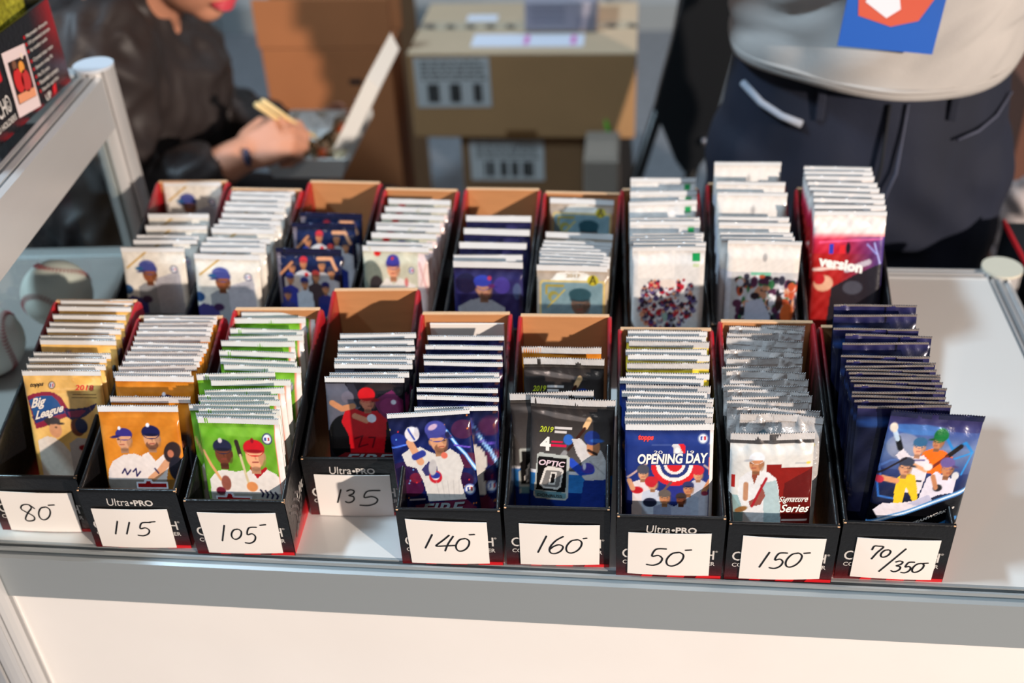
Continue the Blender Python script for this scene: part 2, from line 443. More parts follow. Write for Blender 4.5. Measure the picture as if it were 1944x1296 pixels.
def side_mesh(h1, h2, L, outer):
    """double-wall side: rounded rim, black print turning red towards the back; outer = -1 left wall, +1 right wall"""
    ny = 40; ys = np.concatenate([np.linspace(0, L * .9, ny - 8), np.linspace(L * .91, L, 8)])
    prof = [(-TH / 2, 0.0, 0), (-TH / 2, .25, 0), (-TH / 2, .5, 0), (-TH / 2, .8, 0), (-TH / 2, .93, 0), (-TH / 2, 1, -.0018)] + \
           [(-TH / 2 * math.cos(a), 1, -.0018 + .0018 * math.sin(a)) for a in (math.pi / 4, math.pi / 2, 3 * math.pi / 4)] + \
           [(TH / 2, 1, -.0018), (TH / 2, .93, 0), (TH / 2, .8, 0), (TH / 2, .5, 0), (TH / 2, .25, 0), (TH / 2, 0, 0)]
    P = np.zeros((len(ys), len(prof), 3)); C = np.zeros((len(ys), len(prof), 4))
    for j, y in enumerate(ys):
        t = min(1, y / (L * .96))
        h = h1 + (h2 - h1) * t
        e = max(0, (y - (L - .010)) / .010); h -= .004 * (1 - math.sqrt(max(0, 1 - e * e))) if e < 1 else .004
        for i, (x, k, dz) in enumerate(prof):
            z = h * k + dz
            P[j, i] = (x, y, max(0, z))
            r = np.clip((y / L - .62) / .3, 0, 1) * np.clip((z / h2 - .25) / .6, 0, 1)
            base = np.array([15, 15, 17]) * (1 - r) + np.array([168, 22, 34]) * r
            if z < .004: base = np.array([200, 24, 34.])
            C[j, i, :3] = lina(base)
    return grids_mesh('side', [(P, C)])
def box_front(h1):
    """outer face print: black fading to a dotted dark red at the foot"""
    nx, nz = 30, 26
    xs = np.linspace(0, W_, nx); zs = np.linspace(0, h1, nz)
    rows = []
    prof = [(-.0000, z) for z in zs[:-1]] + [(0.0003, h1 - .0006), (.0012, h1), (.0024, h1), (.0033, h1 - .0006)] + [(.0036, z) for z in zs[::-1][1:]]
    P = np.zeros((len(prof), nx, 3)); C = np.zeros((len(prof), nx, 4))
    for j, (y, z) in enumerate(prof):
        for i, x in enumerate(xs):
            P[j, i] = (x, y, z)
            r = max(0, 1 - z / .024) ** 1.3 if y < .001 else 0
            C[j, i, :3] = lina(np.array([17, 17, 18]) * (1 - r) + np.array([92, 18, 24]) * r)
    return grids_mesh('front', [(P, C)])
BOXO = {}
for key, (bx, by, ba, h1, h2, L) in BOX.items():
    root = empty('card_box', (bx, by, T), ba)
    front = key.isupper()
    if front:
        lab = 'black card storage box with sloping sides, marked %s' % PRICE[key]
        if key == 'I': lab = 'black card storage box marked 70/350-, at the right end of the front row'
    else: lab = 'open black card storage box, the ' + BACKPOS[key]
    tag(root, lab, 'box', 'black card boxes in the %s row' % ('front' if front else 'back'))
    f = link('front_panel', box_front(h1), M_box, root)
    for sx in (TH / 2, W_ - TH / 2):
        s = link('side_panel', side_mesh(h1 - .0005, h2, L, 1 if sx > .04 else -1), M_box, root, (sx, .0015, 0))
    # back wall: kraft inside, paler cut edge
    MB().box((TH, L - .0038, 0), (W_ - TH, L - .0006, h2 - .0012), .0004).build('back_panel', M_kraft, root)
    MB().box((TH * .6, L - .0042, h2 - .0012), (W_ - TH * .6, L - .0002, h2 + .0004), .0005).build('back_edge', M_kedge, root)
    MB().box((TH, .0036, 0.0004), (W_ - TH, L - .004, .0024)).build('bottom_panel', M_kraft, root)
    for cx in (.0012, W_ - .0012):
        MB().box((cx - .001, .0002, h1 - .003), (cx + .001, .004, h1 - .0003), .0003).build('worn_corner', M_kedge, root)
    # red diagonal stripe blocks along the foot of the front
    mb = MB()
    for x0, x1 in ((.020, .0285), (.040, .0535), (.0625, .0815)):
        mb.add([(x0 - .001, -.0003, .0002), (x1 - .001 if x1 < .08 else x1, -.0003, .0002), (x1 + .001 if x1 < .08 else x1, -.0003, .0036), (x0 + .001, -.0003, .0036)], [(0, 1, 2, 3)])
    mb.build('red_stripe', M_red, f)
    if front:
        fn = lambda x, z: (x, -.0004, z)
        if key in 'BDG': text_fit('Ultra', .0225, .0405, h1 - .0165, h1 - .0085, fn, 'logo_lettering', M_wtxt, f, shear=.1)
        if key in 'BDG': text_fit('\u2022PRO', .0415, .0605, h1 - .0165, h1 - .0100, fn, 'logo_lettering', M_wtxt, f, bold=.03)
        text_fit('ONE-TOUCH', .0045, .0752, .0215, .0315, fn, 'product_lettering', M_wtxt, f, bold=.01)
        text_fit('\u00ae', .0757, .0778, .0295, .0315, fn, 'product_lettering', M_wtxt, f)
        text_fit('COLLECTOR CARD HOLDER', .005, .0762, .0148, .0190, fn, 'product_lettering', M_wtxt, f, bold=.01)
    # grey swirls and upright lettering printed on the right outer side
    mb = MB(); fs = lambda y, z: (W_ + .0003, y, z)
    for q in range(4):
        ribbon(mb, [(.012 + q * .006 + .010 * math.sin(t * .5), .010 + t * .0042 + q * .002) for t in range(8)], .0022, fs)
    mb.build('side_graphic', mat('grey_print', (84, 78, 78), .4), root)
    text_fit('Ultra\u2022PRO', .03, .10, .030, .040, fs, 'side_lettering', M_wtxt, root, shear=.1, slope=.15)
    BOXO[key] = root

# ---- hand-written price cards
ST = {
'0': [[(.6, 1), (.25, .92), (.03, .6), (.02, .28), (.2, .04), (.5, 0), (.82, .18), (1, .5), (.97, .82), (.7, 1), (.45, .98)]],
'1': [[(.85, 1), (.5, .5), (.15, 0)]],
'3': [[(.05, .9), (.4, 1), (.78, .92), (.7, .7), (.3, .55), (.75, .48), (.85, .25), (.6, .05), (.25, 0), (0, .08)]],
'4': [[(.62, 1), (.35, .7), (0, .35), (.05, .28), (.5, .32), (1, .36)], [(.85, .95), (.62, .45), (.5, 0)]],
'5': [[(.95, 1), (.35, .96), (.22, .55), (.6, .6), (.88, .42), (.8, .15), (.45, 0), (.05, .03)]],
'6': [[(.8, 1), (.35, .75), (.05, .35), (.15, .06), (.5, 0), (.85, .15), (.95, .4), (.65, .52), (.3, .42), (.08, .25)]],
'7': [[(.02, .7), (.08, .98), (.5, 1), (1, .96), (.65, .5), (.4, 0)]],
'8': [[(.95, .78), (.6, 1), (.2, .95), (.1, .72), (.45, .52), (.85, .3), (.85, .08), (.5, 0), (.3, .12), (.5, .5), (.75, .8), (.62, 1)]],
'/': [[(1, 1), (.5, .5), (0, 0)]],
'-': [[(0, .3), (.5, .5), (1, .7)]]}
HW = {  # glyph, x0, x1, top, bottom as fractions of the card (y down)
'A': [('8', .22, .44, .30, .73), ('0', .48, .64, .35, .68), ('-', .65, .73, .28, .31)],
'B': [('1', .25, .30, .30, .64), ('1', .40, .46, .32, .63), ('5', .55, .73, .32, .67), ('-', .74, .81, .29, .32)],
'C': [('1', .25, .30, .29, .68), ('0', .38, .51, .38, .63), ('5', .55, .71, .33, .73), ('-', .78, .85, .26, .29)],
'D': [('1', .28, .32, .34, .66), ('3', .39, .52, .34, .66), ('5', .57, .84, .36, .73)],
'E': [('1', .21, .31, .31, .63), ('4', .36, .59, .31, .68), ('0', .60, .76, .38, .68), ('-', .78, .84, .27, .29)],
'F': [('1', .24, .33, .27, .68), ('6', .38, .56, .27, .70), ('0', .59, .77, .35, .68), ('-', .80, .84, .30, .33)],
'G': [('5', .25, .45, .35, .76), ('0', .48, .67, .43, .76), ('-', .70, .77, .36, .38)],
'H': [('1', .25, .33, .34, .70), ('5', .38, .54, .34, .72), ('0', .56, .73, .34, .68), ('-', .76, .83, .32, .35)],
'I': [('7', .19, .31, .17, .50), ('0', .32, .42, .25, .44), ('/', .34, .60, .21, .81), ('3', .50, .61, .52, .80), ('5', .62, .73, .54, .82), ('0', .74, .86, .57, .80), ('-', .83, .91, .55, .58)]}
def smooth_pts(p, n=5):
    out = []
    P = [p[0]] + list(p) + [p[-1]]
    for i in range(1, len(P) - 2):
        for k in range(n):
            t = k / n; a, b, c, d = P[i - 1], P[i], P[i + 1], P[i + 2]
            out.append(tuple(.5 * (2 * b[q] + (c[q] - a[q]) * t + (2 * a[q] - 5 * b[q] + 4 * c[q] - d[q]) * t * t + (3 * b[q] - a[q] - 3 * c[q] + d[q]) * t ** 3) for q in (0, 1)))
    out.append(tuple(p[-1])); return out
for key, c in CARD.items():
    bx, by, ba = BOX[key][:3]
    root = BOXO[key]
    Mx = Matrix.Translation((bx, by, T)) @ Matrix.Rotation(ba, 4, 'Z')
    tl, tr, br, bl = [Vector(q) for q in c]
    def bil(x, y, off): # x right, y down, fractions
        p = (tl * (1 - x) + tr * x) * (1 - y) + (bl * (1 - x) + br * x) * y
        bow = .0009 * math.sin(math.pi * x)
        return Mx @ Vector((p.x, -off - bow - .0004, p.y))
    mb = MB(); n = 10
    vs = []
    for off in (.0009, .0004):
        for j in range(3):
            for i in range(n + 1): vs.append(bil(i / n, j / 2, off))
    fs = []
    m3 = 3 * (n + 1)
    for j in range(2):
        for i in range(n):
            a = j * (n + 1) + i
            fs.append((a, a + n + 1, a + n + 2, a + 1)); fs.append((m3 + a, m3 + a + 1, m3 + a + n + 2, m3 + a + n + 1))
    for i in range(n):
        fs.append((i, i + 1, m3 + i + 1, m3 + i)); a = 2 * (n + 1) + i; fs.append((a + 1, a, m3 + a, m3 + a + 1))
    for j in range(2):
        a = j * (n + 1); fs.append((a, m3 + a, m3 + a + n + 1, a + n + 1)); a += n; fs.append((a + n + 1, m3 + a + n + 1, m3 + a, a))
    mb.add(vs, fs)
    card = mb.build('price_card', M_white)
    tag(card, 'white price card with %s handwritten on it, stuck to a black box' % PRICE[key], 'price tag', 'handwritten price cards')
    mb = MB()
    for g, x0, x1, y0, y1 in HW[key]:
        for s in ST[g]:
            lean = .12 * (y1 - y0)
            pts = [(x0 + (x1 - x0) * px + (py - .5) * lean * (0 if g in '/-' else 1), (y1 - (y1 - y0) * py) * .716) for px, py in smooth_pts(s)]
            ribbon(mb, pts, .0215, lambda x, y: bil(x, y / .716, .0012))
    mb.build('handwriting', M_ink, card)

# ------------------------------------------------------------------ printed wrappers
# a print canvas is 100 wide; y runs down from its top edge to this height
HCS = {'retro': 172, 'orange': 176, 'green': 156, 'firered': 184, 'fireblue': 168, 'optic': 150, 'opening': 178, 'signature': 176, 'epoch': 176, 'whitecap': 186, 'stars': 158, 'reddot': 154, 'navy': 166, 'gallery': 172, 'crowd': 180, 'header': 172, 'version': 222}
class Art:
    def __init__(s, nx, ny, base, hc, metal=0.0):
        s.X, s.Y = np.meshgrid(np.linspace(0, 100, nx), np.linspace(0, hc, ny))
        s.C = np.ones((ny, nx, 3)) * np.array(base, float); s.M = np.full((ny, nx), float(metal)); s.h = 100 / nx
    def put(s, a, c, m=None):
        a = np.clip(a, 0, 1)[..., None]; s.C = s.C * (1 - a) + np.array(c, float) * a
        if m is not None: s.M = s.M * (1 - a[..., 0]) + m * a[..., 0]
        return s
    def ell(s, x, y, rx, ry, c, rot=0, m=None, al=1.0, lo=None):
        t = math.radians(rot); dx = s.X - x; dy = s.Y - y
        u = (dx * math.cos(t) + dy * math.sin(t)) / rx; v = (-dx * math.sin(t) + dy * math.cos(t)) / ry
        r = np.sqrt(u * u + v * v); k = min(rx, ry) / (1.2 * s.h)
        a = np.clip((1 - r) * k + .5, 0, 1)
        if lo is not None: a = a * (s.Y > lo)
        return s.put(a * al, c, m)
    def ring(s, x, y, r0, r1, c, lo=None):
        r = np.hypot(s.X - x, (s.Y - y) * 1.0)
        a = ((r > r0) & (r < r1))
        if lo is not None: a &= s.Y > lo
        return s.put(a * 1.0, c)
    def poly(s, pts, c, m=None, al=1.0):
        ins = np.zeros(s.X.shape, bool); n = len(pts)
        for i in range(n):
            x0, y0 = pts[i]; x1, y1 = pts[(i + 1) % n]
            if y0 == y1: continue
            k = ((y0 > s.Y) != (y1 > s.Y)) & (s.X < (x1 - x0) * (s.Y - y0) / (y1 - y0) + x0); ins ^= k
        return s.put(ins * al, c, m)
    def rect(s, x0, y0, x1, y1, c, m=None, al=1.0): return s.put(((s.X >= x0) & (s.X <= x1) & (s.Y >= y0) & (s.Y <= y1)) * al, c, m)
    def line(s, pts, wd, c, al=1.0):
        d = np.full(s.X.shape, 1e9)
        for i in range(len(pts) - 1):
            (x0, y0), (x1, y1) = pts[i], pts[i + 1]; L = (x1 - x0) ** 2 + (y1 - y0) ** 2 + 1e-9
            t = np.clip(((s.X - x0) * (x1 - x0) + (s.Y - y0) * (y1 - y0)) / L, 0, 1)
            d = np.minimum(d, np.hypot(s.X - x0 - t * (x1 - x0), s.Y - y0 - t * (y1 - y0)))
        return s.put(np.clip((wd / 2 - d) / s.h + .5, 0, 1) * al, c)
    def grad(s, y0, c0, y1, c1):
        t = np.clip((s.Y - y0) / (y1 - y0), 0, 1)[..., None]; k = ((s.Y >= y0) & (s.Y <= y1))[..., None]
        s.C = np.where(k, np.array(c0, float) * (1 - t) + np.array(c1, float) * t, s.C); return s
    def blotch(s, amp, f=.18, seed=0):
        n = np.sin(s.X * f + seed) * np.cos(s.Y * f * 1.3 + seed * 2) + .6 * np.sin(s.X * f * 2.3 + s.Y * f * 1.7 + seed)
        s.C = s.C + (n * amp)[..., None]; return s
    def head(s, x, y, r, cap, skin, look=0, beard=None, ear=True):
        """face seen from the front (look 0) or turned left/right (-1/+1) under a peaked cap"""
        if ear: s.ell(x + r * .95 * (1 if look <= 0 else -1), y + r * .1, r * .2, r * .35, [v * .85 for v in skin])
        s.rect(x - r * .5, y + r * .7, x + r * .5, y + r * 1.8, [v * .8 for v in skin])
        s.ell(x, y, r * .95, r * 1.3, skin)
        s.ell(x + r * .75, y + r * .15, r * .4, r * 1.0, [v * .74 for v in skin], al=.55); s.ell(x - look * r * .2, y - r * .35, r * .8, r * .3, [v * .66 for v in skin], al=.55)
        s.ell(x, y + r * 1.35, r * .5, r * .25, [v * .62 for v in skin], al=.6)
        if beard: s.ell(x + look * r * .2, y + r * .85, r * .75, r * .55, beard, al=.75); s.ell(x + look * r * .3, y + r * .5, r * .5, r * .35, skin)
        s.ell(x + look * r * .35 - r * .36, y - r * .05, r * .16, r * .1, [60, 40, 35], al=.8); s.ell(x + look * r * .35 + r * .36, y - r * .05, r * .16, r * .1, [60, 40, 35], al=.8)
        s.line([(x - r * .55 + look * r * .3, y - r * .3), (x - r * .15 + look * r * .3, y - r * .33)], r * .1, [60, 45, 40], .7)
        s.line([(x + r * .15 + look * r * .3, y - r * .33), (x + r * .55 + look * r * .3, y - r * .3)], r * .1, [60, 45, 40], .7)
        s.line([(x + look * r * .45, y), (x + look * r * .55 + r * .08, y + r * .35)], r * .12, [v * .82 for v in skin])
        s.line([(x - r * .28 + look * r * .3, y + r * .68), (x + r * .28 + look * r * .3, y + r * .66)], r * .14, [150, 70, 62], .8)
        s.ell(x - look * r * .1, y - r * .75, r * 1.1, r * .85, cap)
        s.C = np.where((((s.X - x) / (r * 1.0)) ** 2 + ((s.Y - y) / (r * 1.3)) ** 2 < 1)[..., None] & (s.Y > y - r * .45)[..., None] & (s.Y < y - r * .0)[..., None] & (np.array(cap).sum() == s.C.sum(-1))[..., None], np.array(skin, float), s.C)
        if look: s.ell(x + look * r * 1.05, y - r * .42, r * .65, r * .18, [v * .8 for v in cap], rot=8 * look)
        else: s.ell(x, y - r * .42, r * .95, r * .18, [v * .75 for v in cap])
    def emblem(s, x, y, r, ringc=(70, 70, 110)):
        s.ell(x, y, r, r, ringc); s.ell(x, y, r * .78, r * .78, [225, 225, 230]); s.rect(x - r * .5, y - r * .35, x - r * .05, y + r * .35, [40, 60, 150])
        s.rect(x + r * .1, y - r * .35, x + r * .5, y + r * .35, [190, 40, 50]); s.ell(x, y, r * .18, r * .4, [235, 235, 235])
    def out(s):
        n = np.sin(s.X * .55 + 2 * np.sin(s.Y * .21)) * np.sin(s.Y * .47 + 1.5 * np.sin(s.X * .17)) + .6 * np.sin(s.X * .31 + s.Y * .23) * np.sin(s.Y * .27 - s.X * .13)
        s.C = np.clip(s.C * (1 + .016 * n[..., None]), 0, 255)
        return np.concatenate([lina(s.C) ** 1.12, s.M[..., None]], -1)

SK = (214, 160, 124); SK2 = (196, 138, 100); DK = (122, 70, 48)
def art_retro(a):        # box marked 80
    a.blotch(7, .12); a.rect(0, 0, 100, 3, [236, 196, 124]); a.ell(75, 12, 14, 5, [222, 160, 70], al=.4); a.ell(50, 40, 30, 12, [245, 215, 150], al=.4)
    a.poly([(2, 33), (10, 29), (25, 26), (38, 27), (46, 33), (52, 46), (58, 58), (50, 60), (38, 64), (20, 73), (8, 76)], [150, 45, 75])
    a.poly([(4, 38), (14, 33), (26, 31), (36, 32), (41, 38), (47, 50), (49, 55), (36, 58), (22, 64), (9, 69)], [45, 95, 155])
    a.poly([(4, 60), (40, 46), (49, 55), (36, 58), (9, 69)], [42, 50, 110], al=.7)
    a.poly([(48, 48), (60, 49), (77, 47), (92, 41), (86, 50), (74, 59), (58, 66), (50, 60)], [52, 42, 92]); a.poly([(52, 53), (72, 50), (76, 52), (66, 60), (54, 60)], [140, 44, 84])
    a.ell(31, 67, 9, 6, [70, 60, 62]); a.ell(33, 77, 8, 11, SK); a.ell(30, 65, 10, 5, [64, 58, 64]); a.ell(40, 69, 5, 1.5, [50, 44, 50])
    a.poly([(8, 92), (20, 86), (30, 88), (40, 96), (56, 120), (56, 230), (6, 230)], [222, 210, 200]); a.ell(34, 74, 1.5, 1, [60, 40, 36])
    a.ell(62, 74, 9, 12, DK); a.ell(67, 72, 8, 10, [40, 46, 84]); a.poly([(48, 96), (60, 88), (74, 90), (92, 104), (98, 230), (50, 230)], [190, 180, 176]); a.ell(66, 102, 6, 4, [140, 30, 40])
    a.emblem(36, 18, 4.5, (90, 70, 50)); a.rect(62, 29, 92, 30.6, [120, 84, 50]); a.rect(60, 33, 92, 34.8, [120, 84, 50])
    a.line([(70, 20), (90, 70)], 2, [236, 190, 110], .3)
def art_orange(a):
    a.blotch(8, .1, 1); a.ell(50, 20, 50, 6, [196, 118, 34], al=.5); a.ell(12, 60, 12, 25, [232, 150, 50], al=.4)
    a.poly([(2, 100), (5, 82), (12, 70), (26, 62), (40, 60), (56, 66), (64, 84), (66, 112), (4, 112)], [224, 212, 206])
    a.poly([(50, 62), (58, 58), (66, 70), (78, 60), (88, 64), (80, 82), (74, 112), (60, 112)], [228, 216, 210])
    a.head(29, 42, 9.5, (62, 52, 130), SK, look=-1); a.head(64, 40, 10.5, (34, 34, 84), SK, beard=(96, 62, 48)); a.ell(25, 27, 2, 2.4, [225, 225, 235]); a.ell(61, 23, 2.4, 2.6, [225, 225, 235])
    a.line([(58, 94), (70, 84), (80, 72)], 9, SK); a.ell(88, 58, 10, 14, [58, 44, 44], rot=20); a.ell(86, 60, 4, 5, [190, 120, 92]); a.ell(92, 80, 10, 16, [40, 38, 50])
    a.line([(22, 86), (26, 80), (28, 88), (33, 82)], 1.8, [40, 36, 84]); a.line([(36, 84), (40, 80), (40, 90), (45, 84)], 1.8, [40, 36, 84]); a.line([(64, 80), (68, 86)], 2, [40, 36, 84])
    a.rect(0, 94, 100, 155, [60, 56, 48], al=.55)  # shade of the box front painted over the lower print
    a.poly([(38, 98), (48, 98), (49, 94), (58, 94), (59, 98), (78, 98), (78, 107), (38, 107)], [214, 216, 224]); a.poly([(40, 100), (50, 100), (51, 96), (56, 96), (57, 100), (76, 100), (76, 105), (40, 105)], [150, 24, 30])
def art_green(a):
    a.blotch(9, .16, 2); a.ell(60, 15, 40, 5, [150, 195, 80], al=.4); a.ell(20, 40, 18, 30, [96, 160, 40], al=.3)
    a.poly([(4, 112), (6, 72), (16, 62), (24, 60), (40, 62), (50, 60), (58, 68), (58, 112)], [226, 220, 214])
    a.poly([(50, 112), (54, 62), (60, 58), (66, 66), (78, 58), (90, 64), (98, 76), (98, 112)], [230, 222, 216]); a.poly([(58, 58), (66, 70), (80, 58), (78, 55), (66, 64), (60, 54)], [180, 30, 40])
    a.line([(3, 38), (10, 54), (20, 72)], 3.4, [226, 170, 120]); a.head(27, 40, 10.5, (44, 46, 74), DK); a.ell(25, 25, 2.6, 3, [210, 200, 205])
    a.line([(45, 26), (48, 42)], 5, [60, 46, 44]); a.line([(48, 42), (54, 76)], 3, [212, 196, 160]); a.head(66, 42, 12, (206, 32, 44), (236, 176, 136)); a.ell(65, 24, 2, 3, [150, 20, 40])
    a.emblem(84, 22, 6.4); a.ell(58, 80, 7, 6, [222, 150, 96]); a.ell(26, 76, 6, 9, [150, 92, 78]); a.ell(18, 86, 6, 5, [120, 40, 60])
    a.rect(94, 5, 100, 155, [232, 224, 222]); a.rect(93, 5, 94.4, 155, [236, 150, 130])
    a.rect(0, 88, 93, 155, [80, 84, 78], al=.5); a.poly([(10, 92), (22, 92), (24, 86), (32, 86), (34, 92), (56, 92), (54, 101), (10, 101)], [208, 210, 220]); a.poly([(12, 94), (24, 94), (26, 89), (30, 89), (32, 94), (54, 94), (52, 99), (12, 99)], [150, 24, 34])  # grey overlay up to the banner paints in the front wall's shade
    for k in range(4): a.line([(68 + k * 6, 84 + k), (71 + k * 6, 88 + k), (69 + k * 6, 92 + k)], 2.2, [32, 30, 60])
def art_firered(a):
    a.blotch(5, .14); a.poly([(0, 8), (24, 8), (44, 40), (24, 52), (0, 74)], [98, 98, 110]); a.poly([(26, 8), (36, 8), (48, 36), (40, 40)], [52, 50, 60])
    a.poly([(60, 30), (84, 16), (98, 30), (98, 80), (80, 66), (66, 44)], [112, 40, 84]); a.ell(82, 38, 14, 12, [150, 56, 108], al=.6); a.ell(86, 32, 3.4, 3.4, [210, 210, 220]); a.ell(70, 12, 20, 5, [90, 70, 60], al=.4)
    a.ell(24, 84, 24, 34, [16, 15, 17]); a.ell(88, 86, 18, 34, [14, 13, 16])
    a.poly([(24, 44), (34, 40), (46, 46), (64, 44), (76, 56), (74, 80), (70, 106), (28, 106), (26, 78), (18, 60)], [186, 26, 36]); a.line([(8, 34), (20, 42), (34, 38)], 8, SK2); a.ell(28, 26, 8, 8, [112, 106, 118])
    a.head(53, 32, 9, (190, 26, 36), (206, 130, 104), look=1); a.ell(52, 22, 11, 9, [196, 26, 34]); a.ell(62, 30, 5, 1.6, [150, 18, 28]); a.line([(36, 52), (50, 58)], 8, [206, 140, 110]); a.ell(57, 55, 6, 6, [214, 214, 224])
    a.line([(34, 84), (44, 80), (38, 96), (50, 92)], 2, [110, 16, 28]); a.line([(52, 82), (60, 82), (56, 96)], 2, [110, 16, 28]); a.poly([(8, 112), (20, 104), (80, 104), (92, 112), (80, 120), (20, 120)], [110, 30, 34]); a.rect(0, 118, 100, 155, [18, 16, 20])
def art_fireblue(a):
    a.grad(0, (20, 22, 52), 40, (22, 34, 96)); a.grad(40, (22, 34, 96), 190, (14, 18, 50)); a.blotch(9, .2, 3)
    for x, y, r, c in ((90, 22, 14, (96, 40, 74)), (12, 70, 16, (60, 24, 70)), (92, 60, 12, (110, 34, 60)), (20, 90, 14, (96, 30, 64)), (84, 84, 12, (64, 22, 60)), (10, 30, 10, (40, 60, 150)), (26, 78, 8, (140, 40, 60))): a.ell(x, y, r, r * .8, c, al=.75)
    a.line([(70, 22), (82, 42), (90, 52), (100, 72)], 4, [96, 170, 240]); a.line([(70, 22), (82, 42), (90, 52), (100, 72)], 1.6, [220, 240, 255]); a.line([(78, 40), (96, 44)], 2, [120, 90, 200]); a.line([(0, 40), (20, 36)], 2, [90, 130, 230])
    for k in range(40):
        r = random.Random(k); a.ell(r.uniform(0, 100), r.uniform(5, 120), .9, .9, r.choice([(255, 150, 60), (240, 60, 60), (130, 200, 255), (255, 220, 120)]))
    a.poly([(12, 48), (22, 42), (36, 40), (46, 46), (58, 52), (72, 44), (82, 52), (86, 66), (80, 82), (84, 108), (38, 108), (34, 82), (28, 66), (16, 62)], [212, 208, 204])
    a.line([(24, 34), (34, 58)], 9, SK); a.ell(28, 24, 9, 9, [226, 220, 222]); a.line([(24, 18), (30, 30)], 2.4, [60, 80, 170]); a.ell(34, 22, 3, 6, [206, 200, 206]); a.line([(28, 52), (38, 48)], 8, [52, 64, 150]); a.poly([(34, 68), (44, 58), (54, 66), (54, 76), (38, 76)], [62, 60, 110])
    a.head(59, 34, 10.5, (70, 72, 150), SK, look=1, beard=(120, 80, 60)); a.ell(57, 20, 13, 10, [74, 76, 150]); a.ell(54, 17, 6, 3, [200, 170, 190], rot=-20); a.ell(69, 28, 6, 2, [60, 60, 130]); a.ell(71, 27, 3, 4, [40, 40, 80])
    a.ell(50, 78, 8, 8, [196, 44, 58]); a.ell(50, 77, 5, 5, [226, 220, 222]); a.ell(50, 76, 6, 4, [50, 62, 150]); a.ell(48, 66, 5, 10, [190, 186, 186], rot=10); a.ell(64, 52, 4, 4, [220, 120, 100])
    for k in range(5): a.line([(50 + k * 7, 84), (52 + k * 6, 104)], .8, [190, 186, 184])
    a.emblem(90, 96, 7, (110, 130, 190)); a.rect(14, 104, 34, 106.5, [214, 208, 214], al=.8); a.poly([(20, 112), (84, 108), (96, 120), (84, 128), (26, 128)], [126, 40, 56], al=.7)
def art_optic(a):
    a.grad(0, (44, 38, 36), 30, (66, 60, 58)); a.grad(30, (66, 60, 58), 82, (100, 96, 96)); a.grad(82, (52, 122, 190), 103, (60, 130, 196)); a.grad(103, (24, 54, 128), 230, (22, 44, 112)); a.rect(0, 79, 62, 82.5, [226, 224, 228])
    a.rect(0, 0, 100, 9, [120, 112, 106], m=.8); a.ell(40, 18, 34, 2.5, [170, 160, 156], rot=6, m=.8, al=.7)
    a.line([(70, 21), (66, 28)], 6.5, [226, 186, 140]); a.line([(65, 30), (46, 54)], 3.4, [66, 36, 26]); a.ell(46, 43, 6, 6, [60, 110, 190]); a.line([(42, 58), (36, 66)], 6, [150, 148, 150])
    a.poly([(50, 42), (60, 41), (70, 50), (86, 54), (92, 66), (93, 88), (70, 90), (64, 84), (62, 66), (56, 58)], [206, 202, 202]); a.poly([(66, 88), (93, 86), (90, 130), (60, 130)], [40, 62, 140])
    a.ell(76, 50, 8, 10, SK2); a.line([(80, 58), (70, 54)], 3, [60, 40, 34]); a.ell(74, 40, 9.5, 8, [44, 66, 140]); a.ell(80, 43, 8, 2.2, [60, 110, 190])
    a.line([(50, 68), (62, 78), (74, 76)], 9, [50, 84, 190]); a.ell(70, 74, 8, 6, [86, 74, 170]); a.ell(66, 72, 2, 4, [226, 224, 236]); a.line([(72, 66), (90, 80)], 1, [170, 168, 170])
    a.poly([(9, 61), (12, 59), (45, 61), (48, 63), (47, 109), (44, 112), (8, 111), (5, 108)], [186, 190, 186]); a.poly([(10, 63), (45, 64.5), (44, 103), (8, 101)], [30, 28, 28]); a.poly([(6, 102), (45, 103.5), (44, 110), (8, 109.5)], [112, 150, 160])
    a.poly([(18, 77), (22, 74), (38, 75), (41, 78), (38, 97), (34, 100), (17, 99), (12, 95)], [222, 216, 210]); a.poly([(20, 79), (36, 79), (39, 80), (36, 96), (33, 98), (18, 97), (15, 94)], [128, 124, 122]); a.poly([(26, 80), (33, 80), (31, 95), (23, 95)], [226, 220, 214]); a.poly([(27, 82), (31.5, 82), (29.5, 93), (25, 93)], [36, 32, 32])
    a.rect(29, 29.5, 50, 32.3, [214, 208, 206]); a.rect(29, 34, 44, 36.8, [214, 208, 206]); a.rect(26, 45, 39, 47.3, [214, 30, 80]); a.rect(25, 49, 44, 51.3, [214, 30, 80])
